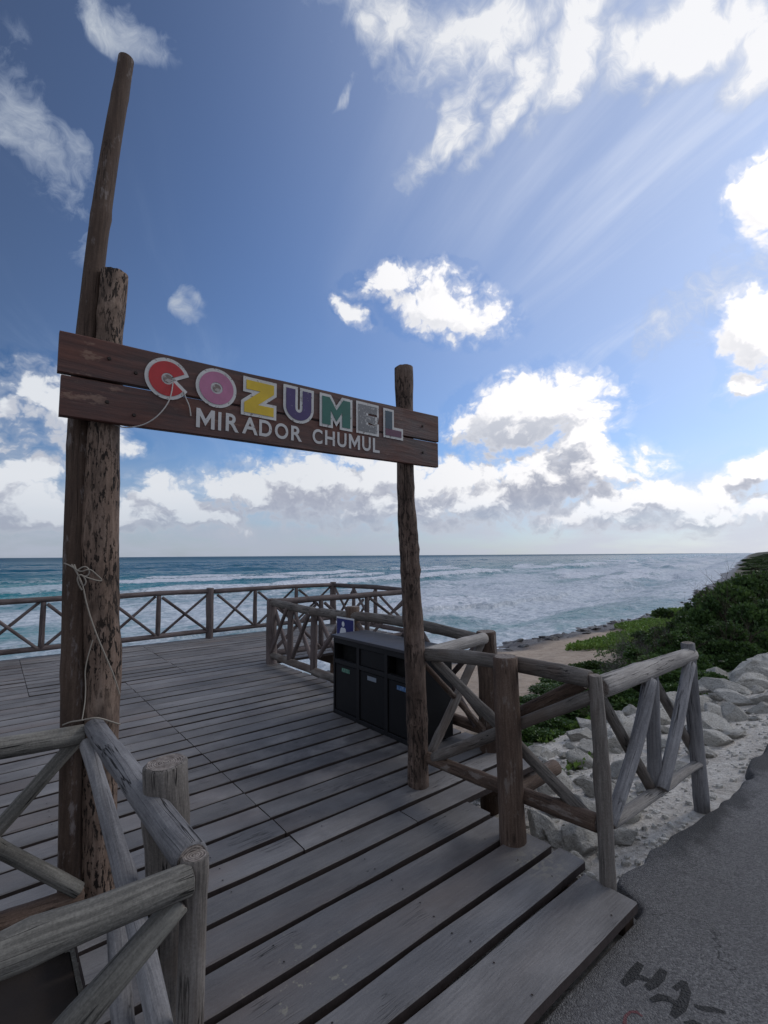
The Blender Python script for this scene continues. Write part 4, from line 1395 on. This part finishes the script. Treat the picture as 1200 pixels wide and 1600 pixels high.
bm = bmesh.new()
cy, hz = wS * .60, hS - .075
kx = -.0035
flat_poly(bm, [(cy + .027 * math.cos(a * .393), hz + .030 * math.sin(a * .393)) for a in range(16)], kx)
sh = hz - .040
flat_poly(bm, [(cy - .035, sh), (cy + .035, sh), (cy + .050, sh - .015), (cy + .085, sh - .125), (cy + .068, sh - .132), (cy + .038, sh - .055), (cy + .036, sh - .23), (cy + .004, sh - .23), (cy + .003, sh - .14),
               (cy - .003, sh - .14), (cy - .004, sh - .23), (cy - .036, sh - .23), (cy - .038, sh - .055), (cy - .068, sh - .132), (cy - .085, sh - .125), (cy - .050, sh - .015)], kx)
bmesh.ops.recalc_face_normals(bm, faces=bm.faces[:])
bmesh.ops.triangulate(bm, faces=bm.faces[:])
bm_obj('figure', bm, M_SWH, sg_t, SM)

# ------------------------------------------------------------------ spray-painted marks on the path
def spray_mat(name, col):
    m, t = mat(name)
    tc = t.new('ShaderNodeTexCoord').outputs['Object']
    ag = t.voronoi(tc, 150, 'F1')
    n1 = t.noise(tc, 110, 5, .7)
    k = t.rng(t.math('ADD', n1, t.math('MULTIPLY', t.noise(tc, 14, 3), .35)), .66, .82)
    t.put(t.b.inputs['Base Color'], t.mix(t.math('MULTIPLY', k, .3), col, (.10, .096, .096)))
    t.b.inputs['Roughness'].default_value = .75
    bump(t, t.math('MULTIPLY_ADD', ag, -1.2, n1), .006, .9)
    return m


M_SPRAY = spray_mat('black_spray_paint', (.006, .006, .007))
M_SPRAYR = spray_mat('faded_red_paint', (.13, .04, .045))


def stroke_mesh(name, strokes, m, parent, z):
    V, F = [], []
    for pts, w in strokes:
        P = [on_z(x, y, z) for x, y in pts]
        for i, p in enumerate(P):
            a, b = P[max(i - 1, 0)], P[min(i + 1, len(P) - 1)]
            d = (b - a).normalized()
            nn = Vector((-d.y, d.x, 0))
            ww = w * random.uniform(.75, 1.15) * (.6 if i in (0, len(P) - 1) else 1)
            V.append(p + nn * ww)
            V.append(p - nn * ww)
            if i:
                k = len(V)
                F.append((k - 4, k - 3, k - 1, k - 2))
        z += .0006
    me = bpy.data.meshes.new(name)
    me.from_pydata([tuple(v - parent.location) for v in V], [], F)
    me.update()
    return link(name, me, m, parent)


gf = thing('spray_graffiti', 'sloppy black spray-painted letters HA and a dash on the asphalt path', 'graffiti', on_z(1040, 1550, APZ))
stroke_mesh('letter_h', [(((1001, 1505), (992, 1517), (984, 1528), (973, 1538)), .019), (((988, 1526), (1003, 1527), (1020, 1534)), .013), (((1037, 1515), (1031, 1526), (1022, 1536), (1011, 1543)), .019)], M_SPRAY, gf, APZ + .0012)
stroke_mesh('letter_a', [(((1068, 1532), (1072, 1548), (1069, 1562), (1062, 1574), (1051, 1588)), .018), (((1068, 1534), (1054, 1545)), .014), (((1017, 1563), (1032, 1557), (1046, 1561), (1064, 1572)), .014)], M_SPRAY, gf, APZ + .0012)
stroke_mesh('dash', [(((1085, 1571), (1100, 1576), (1115, 1577), (1134, 1582)), .011)], M_SPRAY, gf, APZ + .0012)
stroke_mesh('lower_mark', [(((1070, 1599), (1085, 1597), (1100, 1604)), .010)], M_SPRAY, gf, APZ + .0012)
gf2 = thing('spray_graffiti', 'faded red curved spray mark at the bottom of the path', 'graffiti', on_z(990, 1588, APZ))
stroke_mesh('curve', [(((1004, 1588), (995, 1581), (985, 1581), (977, 1588), (976, 1600), (982, 1608)), .006)], M_SPRAYR, gf2, APZ + .0012)
#==NEARFURNEND==

# ------------------------------------------------------------------ limestone rocks
def rock_mat(name, dark, mid, light, wet=False):
    m, t = mat(name)
    tc = t.new('ShaderNodeTexCoord').outputs['Object']
    rnd = t.new('ShaderNodeObjectInfo').outputs['Random']
    gp = t.vmath('ADD', tc, t.comb(t.math('MULTIPLY', rnd, 23), t.math('MULTIPLY', rnd, 41), 0.0))
    n1 = t.noise(gp, 3.0, 8, .68)
    n2 = t.noise(gp, 14, 6, .7)
    v = t.math('MULTIPLY_ADD', n1, .6, t.math('MULTIPLY', n2, .4))
    col = t.ramp(v, [(.36, dark), (.48, mid), (.62, light)])
    pit = t.rng(t.voronoi(gp, 17, 'F1'), .05, .22)
    col = t.mix(t.math('MULTIPLY', t.math('SUBTRACT', 1.0, pit), .35), col, tuple(q * .4 for q in dark))
    tone = t.rng(rnd, 0, 1, .86, 1.08, smooth=False)
    col = t.mix(1.0, col, t.comb(tone, tone, t.math('MULTIPLY', tone, .98)), 'MULTIPLY')
    t.put(t.b.inputs['Base Color'], col)
    t.b.inputs['Roughness'].default_value = .45 if wet else .92
    t.b.inputs['Specular IOR Level'].default_value = .3
    bump(t, t.math('ADD', t.math('MULTIPLY', n1, 1.0), t.math('MULTIPLY_ADD', n2, .6, t.math('MULTIPLY', pit, .25))), .16, .9)
    return m


M_ROCK = rock_mat('pale_limestone', (.40, .37, .33), (.70, .67, .62), (.84, .81, .76))
M_ROCKD = rock_mat('dark_shore_rock', (.025, .024, .025), (.070, .065, .065), (.20, .185, .175), True)


def rock_mesh(name, seed, sub=4, cuts=15, m=M_ROCK):
    lr = random.Random(seed)
    bm = bmesh.new()
    bmesh.ops.create_icosphere(bm, subdivisions=sub, radius=1.0)
    planes = []
    for _ in range(cuts):
        n = Vector((lr.uniform(-1, 1), lr.uniform(-1, 1), lr.uniform(-.6, 1))).normalized()
        planes.append((n, lr.uniform(.42, .80)))
    co = np.array([v.co[:] for v in bm.verts])
    for n, d in planes:
        k = co @ np.array(n)
        over = np.maximum(k - d, 0)
        co = co - np.outer(over * .985, np.array(n))
    u1 = fbm(co[:, 0] * 1.7 + seed * 3.1 + 40, co[:, 1] * 1.7 + co[:, 2] * 1.3 + 40, 4, .55) - .5
    u2 = fbm(co[:, 2] * 4 + seed + 50, co[:, 0] * 4 - co[:, 1] * 3 + 50, 3, .6) - .5
    co = co * (1 + .26 * u1 + .10 * u2)[:, None]
    co *= np.array([1, lr.uniform(.65, .95), lr.uniform(.42, .70)])
    for v, c_ in zip(bm.verts, co):
        v.co = c_
    me = bpy.data.meshes.new(name)
    bm.to_mesh(me)
    bm.free()
    me.polygons.foreach_set('use_smooth', [True] * len(me.polygons))
    me.materials.append(m)
    return me


ROCKS = [rock_mesh('limestone_rock', 100 + i, 5 if i < 4 else 4) for i in range(10)]
ROCKSD = [rock_mesh('shore_rock', 300 + i, 3, 7, M_ROCKD) for i in range(6)]
G_RUB = 'pale limestone rocks tumbled beside the path and the deck'
G_SHO = 'dark rocks along the waterline'


def put_rock(me, x, y, r, name, label, cat, group, sink=.35, sq=1.0, z=None):
    o = bpy.data.objects.new(name, me)
    COL.objects.link(o)
    zz = ground_at(x, y) if z is None else z
    o.location = (x, y, zz + r * .55 * (1 - 2 * sink) * sq)
    o.rotation_euler = (random.uniform(-.35, .35), random.uniform(-.35, .35), random.uniform(0, 6.28))
    o.scale = (r * random.uniform(.85, 1.25), r * random.uniform(.8, 1.1), r * random.uniform(.75, 1.1) * sq)
    return tag(o, label, cat, group)


def on_ground(px, py):
    d = sightline(px, py)
    k = .8
    p = Vector((0, 0, EYE))
    for _ in range(4000):
        q = p + d * k
        if q.z <= ground_at(q.x, q.y):
            return q
        k += .01 + .002 * k
    return q


for px, py, rad, lab in ((1172, 1062, .42, 'large flat-topped pale boulder, uppermost of the rubble at the right edge of the picture'),
                         (1108, 1086, .27, 'rounded pale boulder in front of the bushes, just right of the railing end post'),
                         (976, 1160, .26, 'tall pointed white rock seen between the slim post and the pale railing section'),
                         (846, 1305, .18, 'squat grey rock right against the thick brown log post'),
                         (905, 1322, .17, 'angular pale slab between the thick brown log post and the slim crooked post'),
                         (868, 1235, .22, 'broad pale rock behind the braces of the right entrance railing'),
                         (1150, 1125, .20, 'low whitish boulder close to the edge of the path at the right')):
    q = on_ground(px, py)
    put_rock(ROCKS[random.randrange(4)], q.x, q.y, rad, 'limestone_rock', lab, 'rock', None, .3)
placed = []
for s, t_, r_ in ((4.6, 1.95, .26), (5.2, 2.5, .32), (4.2, 2.7, .26), (6.0, 1.9, .30), (6.6, 2.6, .36), (5.6, 3.1, .30), (7.4, 2.0, .34), (8.2, 2.6, .40), (3.75, 1.95, .20), (3.4, 2.5, .22), (4.9, 3.3, .24), (9.3, 2.0, .40), (4.1, 3.4, .2), (2.85, 1.75, .19), (3.05, 1.48, .15), (3.35, 2.05, .20), (3.0, 2.6, .2), (3.9, 1.62, .17), (4.5, 1.58, .16), (5.1, 1.66, .19), (5.7, 1.62, .16), (6.9, 1.65, .22), (7.6, 2.9, .34), (10.5, 2.3, .42), (6.2, 3.3, .3), (5.3, 2.05, .2)):
    p = st(s, t_)
    placed.append((s, t_, r_))
    put_rock(ROCKS[random.randrange(4)], p.x, p.y, r_ * 1.05, 'limestone_rock', 'pale limestone rock lying in the rubble between the path and the bushes', 'rock', G_RUB, .42, .8)
n = 0
while n < 120:
    s = 2.5 + 9.0 * random.random() ** 1.35
    t_ = 1.36 + random.random() ** 1.2 * (2.1 if s > 4 else 1.5)
    if s < 3.4 and t_ > 2.0: continue
    r_ = random.choice([.05, .07, .09, .12, .16, .20, .24, .30]) * random.uniform(.8, 1.2) * (1.25 if s > 4.2 else .85)
    if any((s - a) ** 2 + (t_ - b) ** 2 < (.62 * (r_ + c_)) ** 2 for a, b, c_ in placed): continue
    if t_ - r_ < 1.28 or (s - r_ < 2.45 and t_ < 2.2) or (s < 3.9 and t_ - r_ * 1.1 < 1.33): continue
    placed.append((s, t_, r_))
    p = st(s, t_)
    put_rock(ROCKS[random.randrange(10)], p.x, p.y, r_, 'limestone_rock', 'pale limestone rock lying in the rubble between the path and the bushes', 'rock', G_RUB, .3)
    n += 1
for _ in range(290):
    s = 4 + 75 * random.random() ** 1.7
    off = random.gauss(0, .85) - .1
    t_ = float(shore_t(np.array(s))) + off
    r_ = (.08 + .24 * random.random() ** 2) * (1 + s * .012)
    p = st(s, t_)
    put_rock(ROCKSD[random.randrange(6)], p.x, p.y, r_, 'shore_rock', 'dark wet rock at the edge of the surf', 'rock', G_SHO, .46, .62)

# small stones, beyond counting
V, F = [], []
for _ in range(3000):
    s = 2.42 + 8 * random.random() ** 1.5
    t_ = 1.24 + 2.9 * random.random() ** 1.4
    r_ = .006 + .026 * random.random() ** 2.5
    p = st(s, t_)
    z = ground_at(p.x, p.y)
    b0 = len(V)
    ox, oy, oz = random.uniform(.7, 1.3), random.uniform(.7, 1.3), random.uniform(.45, .9)
    a0 = random.uniform(0, 6.28)
    for k in range(5):
        a = a0 + k * 1.2566 + random.uniform(-.2, .2)
        V.append((p.x + r_ * ox * math.cos(a), p.y + r_ * oy * math.sin(a), z - r_ * .3))
    for k in range(5):
        a = a0 + k * 1.2566 + random.uniform(-.3, .3)
        V.append((p.x + r_ * ox * .75 * math.cos(a), p.y + r_ * oy * .75 * math.sin(a), z + r_ * oz * random.uniform(.5, 1)))
    V.append((p.x, p.y, z + r_ * oz))
    for k in range(5):
        k2 = (k + 1) % 5
        F.append((b0 + k, b0 + k2, b0 + 5 + k2))
        F.append((b0 + k, b0 + 5 + k2, b0 + 5 + k))
        F.append((b0 + 5 + k, b0 + 5 + k2, b0 + 10))
gv = link('limestone_gravel', np_mesh('limestone_gravel', V, F, smooth=False), M_ROCK)
gv['kind'] = 'stuff'
gv['label'] = 'small pale limestone stones scattered over the ground beside the path'
gv['category'] = 'gravel'

# ------------------------------------------------------------------ coastal shrubs
def leaf_mat(name, a, b, c_):
    m, t = mat(name)
    rv = t.new('ShaderNodeAttribute', attribute_name='tint').outputs['Fac']
    rnd = t.new('ShaderNodeObjectInfo').outputs['Random']
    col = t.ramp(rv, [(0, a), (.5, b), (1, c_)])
    tone = t.rng(rnd, 0, 1, .8, 1.15, smooth=False)
    col = t.mix(1.0, col, t.comb(tone, tone, tone), 'MULTIPLY')
    t.put(t.b.inputs['Base Color'], col)
    t.b.inputs['Roughness'].default_value = .5
    t.b.inputs['Specular IOR Level'].default_value = .35
    tr = t.new('ShaderNodeBsdfTranslucent')
    t.put(tr.inputs[0], t.mix(.5, col, (.12, .20, .03)))
    mx = t.new('ShaderNodeMixShader')
    mx.inputs[0].default_value = .22
    t.l.new(t.b.outputs[0], mx.inputs[1])
    t.l.new(tr.outputs[0], mx.inputs[2])
    t.l.new(mx.outputs[0], t.out.inputs[0])
    return m


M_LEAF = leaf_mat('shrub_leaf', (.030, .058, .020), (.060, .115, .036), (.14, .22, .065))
M_LEAFG = leaf_mat('creeper_leaf', (.08, .14, .03), (.15, .25, .05), (.26, .36, .09))
M_TWIG = flat_mat('grey_twig_bark', (.13, .11, .115), .9, noise=.4, scale=12)
M_STEM = flat_mat('brown_stem_bark', (.075, .055, .042), .9, noise=.4, scale=12)


def leaves(centres, normals, size, per, lr, spread=.9):
    """rosettes of small pointed leaves"""
    N = len(centres)
    k = per
    c0_ = np.repeat(centres, k, 0)
    nn_ = np.repeat(normals, k, 0)
    d = nn_ + lr.normal(0, spread, (N * k, 3))
    d /= np.linalg.norm(d, axis=1)[:, None]
    w = np.cross(d, lr.normal(0, 1, (N * k, 3)))
    w /= np.linalg.norm(w, axis=1)[:, None] + 1e-9
    L = size * lr.uniform(.7, 1.3, (N * k, 1))
    base = c0_ + d * L * .1
    tip = c0_ + d * L
    mid = c0_ + d * L * .6
    V = np.stack([base, mid + w * L * .27, tip, mid - w * L * .27], 1).reshape(-1, 3)
    F = np.arange(N * k * 4).reshape(-1, 4)
    return V, F


def shrub_proto(seed, nclump, nros, leaf, per=7, flat=1.0):
    lr = np.random.default_rng(seed)
    cs, ns, tint = [], [], []
    for _ in range(nclump):
        a = lr.uniform(0, 2 * np.pi)
        rr_ = lr.uniform(0, .78) ** .7
        hz = lr.uniform(.10, .80) * (1 - .45 * rr_)
        cc = np.array([rr_ * np.cos(a), rr_ * np.sin(a), hz])
        cr = lr.uniform(.13, .30)
        k = int(nros * (cr / .22) ** 2)
        d = lr.normal(0, 1, (k, 3))
        d /= np.linalg.norm(d, axis=1)[:, None]
        d[:, 2] = np.abs(d[:, 2]) * .9 - .15
        r_ = cr * lr.uniform(.55, 1.08, (k, 1)) * (1 + .25 * (lr.random((k, 1)) > .93))
        p_ = cc + d * r_ * np.array([1, 1, .9])
        cs.append(p_)
        nv = d * .7 + np.array([0, 0, .8])
        ns.append(nv / np.linalg.norm(nv, axis=1)[:, None])
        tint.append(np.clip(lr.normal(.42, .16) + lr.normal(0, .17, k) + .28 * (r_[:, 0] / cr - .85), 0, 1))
    cs, ns, tint = np.concatenate(cs), np.concatenate(ns), np.concatenate(tint)
    keep = cs[:, 2] > -.02
    cs, ns, tint = cs[keep], ns[keep], tint[keep]
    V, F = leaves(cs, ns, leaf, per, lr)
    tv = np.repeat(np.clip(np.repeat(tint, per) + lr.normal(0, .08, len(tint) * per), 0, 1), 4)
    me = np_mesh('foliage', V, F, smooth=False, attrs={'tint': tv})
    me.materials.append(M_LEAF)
    return me


def stems_mesh(seed, n, mat_, r0=.022, levels=2, height=.75, spread=.55):
    lr = random.Random(seed)
    V, F = [], []

    def seg(a, b, ra, rb):
        d = (b - a)
        q = d.to_track_quat('Z', 'Y')
        b0 = len(V)
        for (p, r) in ((a, ra), (b, rb)):
            for k in range(4):
                V.append(tuple(p + q @ Vector((r * math.cos(k * 1.571), r * math.sin(k * 1.571), 0))))
        for k in range(4):
            k2 = (k + 1) % 4
            F.append((b0 + k, b0 + k2, b0 + 4 + k2, b0 + 4 + k))

    def grow(p, d, ln, r, lv):
        steps = 4
        for i in range(steps):
            d = (d + Vector((lr.uniform(-.28, .28), lr.uniform(-.28, .28), lr.uniform(-.1, .22)))).normalized()
            q = p + d * ln / steps
            seg(p, q, r, r * .8)
            p, r = q, r * .8
            if lv > 0:
                for _ in range(2):
                    dd = (d + Vector((lr.uniform(-.9, .9), lr.uniform(-.9, .9), lr.uniform(-.2, .7)))).normalized()
                    grow(p, dd, ln * lr.uniform(.35, .6), r * .55, lv - 1)

    for _ in range(n):
        a = lr.uniform(0, 6.28)
        grow(Vector((lr.uniform(-.12, .12), lr.uniform(-.12, .12), -.05)), Vector((math.cos(a) * spread, math.sin(a) * spread, 1)).normalized(), height * lr.uniform(.7, 1.1), r0, levels)
    me = np_mesh('stems', V, F, smooth=True)
    me.materials.append(mat_)
    return me


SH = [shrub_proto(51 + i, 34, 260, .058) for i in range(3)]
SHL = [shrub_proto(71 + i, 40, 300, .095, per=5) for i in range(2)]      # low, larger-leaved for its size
ST = stems_mesh(5, 9, M_STEM)
TW = stems_mesh(9, 16, M_TWIG, r0=.012, levels=3, height=.8, spread=.8)
TWL = shrub_proto(91, 26, 26, .05, per=4)


def shrub(px_s, px_t, w, h, label, me, stem, group=None, dz=0.0, name='coastal_shrub'):
    p = st(px_s, px_t)
    o = thing(name, label, 'shrub', (p.x, p.y, ground_at(p.x, p.y) - .05 + dz), random.uniform(0, 6.28), group)
    for nm_, ms in (('foliage', me), ('stems', stem)):
        c_ = bpy.data.objects.new(nm_, ms)
        COL.objects.link(c_)
        c_.parent = o
        c_.scale = (w, w * random.uniform(.85, 1.15), h)
    return o


G_SH = 'coastal shrubs covering the bank between the rubble and the beach'
rows = []
lr = random.Random(14)
# s, t, half width, height
BUSH = [(15.2, 3.8, 1.8, 2.2), (12.8, 3.5, 1.35, 1.70), (17.8, 4.0, 2.0, 2.25), (19.5, 5.4, 2.2, 1.9), (14.8, 5.0, 1.4, 1.35), (22, 4.2, 2.4, 2.1),
        (10.6, 3.8, 1.1, 1.00), (9.3, 3.6, 1.0, .75), (9.7, 4.5, .8, .50), (8.2, 3.9, .85, .55), (8.4, 4.6, .7, .36), (7.1, 4.0, .75, .42), (7.3, 4.6, .6, .28), (6.1, 4.0, .60, .36), (6.3, 4.6, .5, .25),
        (5.1, 3.9, .50, .30), (17, 6.4, 1.5, 1.1), (11.4, 3.1, 1.0, 1.05), (13.5, 2.9, 1.2, 1.35), (25, 6, 2.6, 2.2), (8.6, 3.1, .7, .50), (16, 2.6, 1.6, 1.7),
        (9.6, 5.7, .9, .32), (8.5, 5.4, .7, .28), (11.0, 6.1, .9, .45), (12.6, 6.0, 1.0, .60), (17.5, 7.0, 1.2, .5)]
for i, (s, t_, w, h) in enumerate(BUSH):
    low = h < .8
    shrub(s, t_, w, h, {0: 'tall rounded dark green bush whose crown comes closest to the horizon near the right edge', 11: 'small dark bush close behind the end post of the pale railing section', 6: 'dark green bush standing just seaward of the railing end post'}.get(i if i != 17 else 11, 'low dark shrub on the bank behind the entrance railing' if low else 'dense dark green shrub on the bank above the beach') if i != 11 else 'low dark shrub on the bank behind the entrance railing',
          (SHL if low else SH)[i % (2 if low else 3)], ST, 'low shrubs on the bank behind the entrance railing' if low else G_SH)
for s, t_, w, h, lab in ((12.0, 4.8, 1.1, 1.15, 'bare purplish-grey twiggy shrub at the seaward side of the green bushes'), (10.8, 5.0, .85, .75, 'smaller half-bare twiggy shrub nearer the railing than the other bare one'), (14.6, 6.3, 1.2, 1.15, 'farther bare twiggy shrub standing over the bright green creeper')):
    shrub(s, t_, w, h, lab, TWL, TW, name='twiggy_shrub')

# far scrub along the coast
for i in range(46):
    s = 30 + i * 5.2 + lr.uniform(-4, 4)
    te_ = (s - 45) * .235 if s > 45 else 0
    shrub(s, te_ + lr.uniform(1.5, 6.0 if s < 60 else 12.0), lr.uniform(2.5, 4.5), lr.uniform(.9, 1.7), 'distant dark shrub on the coast beyond the near bushes', SH[i % 3], ST, 'distant shrubs along the coast')

# green creeper on the sand, uncountable
lr2 = np.random.default_rng(77)
s_c, t_c = lr2.uniform(15, 42, 30000), lr2.uniform(7.0, 15.5, 30000)
mk = fbm(s_c * .35 + 4, t_c * .45 + 2, 4) + .10 - .30 * np.abs((t_c - (9.3 + (s_c - 19) * .22)) / 2.0) ** 1.6 - .25 * sstep(19.5, 16.5, s_c)
kp = mk > .49
s_c, t_c = s_c[kp], t_c[kp]
z_c = ground_z(s_c, t_c)
cx_ = np.stack([s_c * US.x + t_c * UT.x, s_c * US.y + t_c * UT.y, z_c + lr2.uniform(.02, .22, len(s_c))], -1)
nn_ = np.tile(np.array([[0, 0, 1.0]]), (len(cx_), 1))
V, F = leaves(cx_, nn_, .13, 4, lr2, .8)
tv = np.repeat(np.clip(np.repeat(lr2.normal(.5, .22, len(cx_)), 4), 0, 1), 4)
me = np_mesh('beach_creeper', V, F, smooth=False, attrs={'tint': tv})
o = link('beach_creeper', me, M_LEAFG)
o['kind'] = 'stuff'
o['label'] = 'bright green creeping plants spread over the sand'
o['category'] = 'ground cover'
# small green tufts among the stones behind the right entrance railing
s_c, t_c = lr2.uniform(3.6, 9, 5200), lr2.uniform(2.4, 5.6, 5200)
mk = fbm(s_c * 1.3 + 9, t_c * 1.3 + 2, 4) + .16 * sstep(3.0, 4.6, t_c)
kp = mk > .60
s_c, t_c = s_c[kp], t_c[kp]
cx_ = np.stack([s_c * US.x + t_c * UT.x, s_c * US.y + t_c * UT.y, ground_z(s_c, t_c) + lr2.uniform(.0, .05, len(s_c))], -1)
V, F = leaves(cx_, np.tile(np.array([[0, 0, 1.0]]), (len(cx_), 1)), .055, 4, lr2, .7)
tv = np.repeat(np.clip(np.repeat(lr2.normal(.4, .22, len(cx_)), 4), 0, 1), 4)
o = link('weed_tufts', np_mesh('weed_tufts', V, F, smooth=False, attrs={'tint': tv}), M_LEAFG)
o['kind'] = 'stuff'
o['label'] = 'small green weeds growing between the stones'
o['category'] = 'weeds'
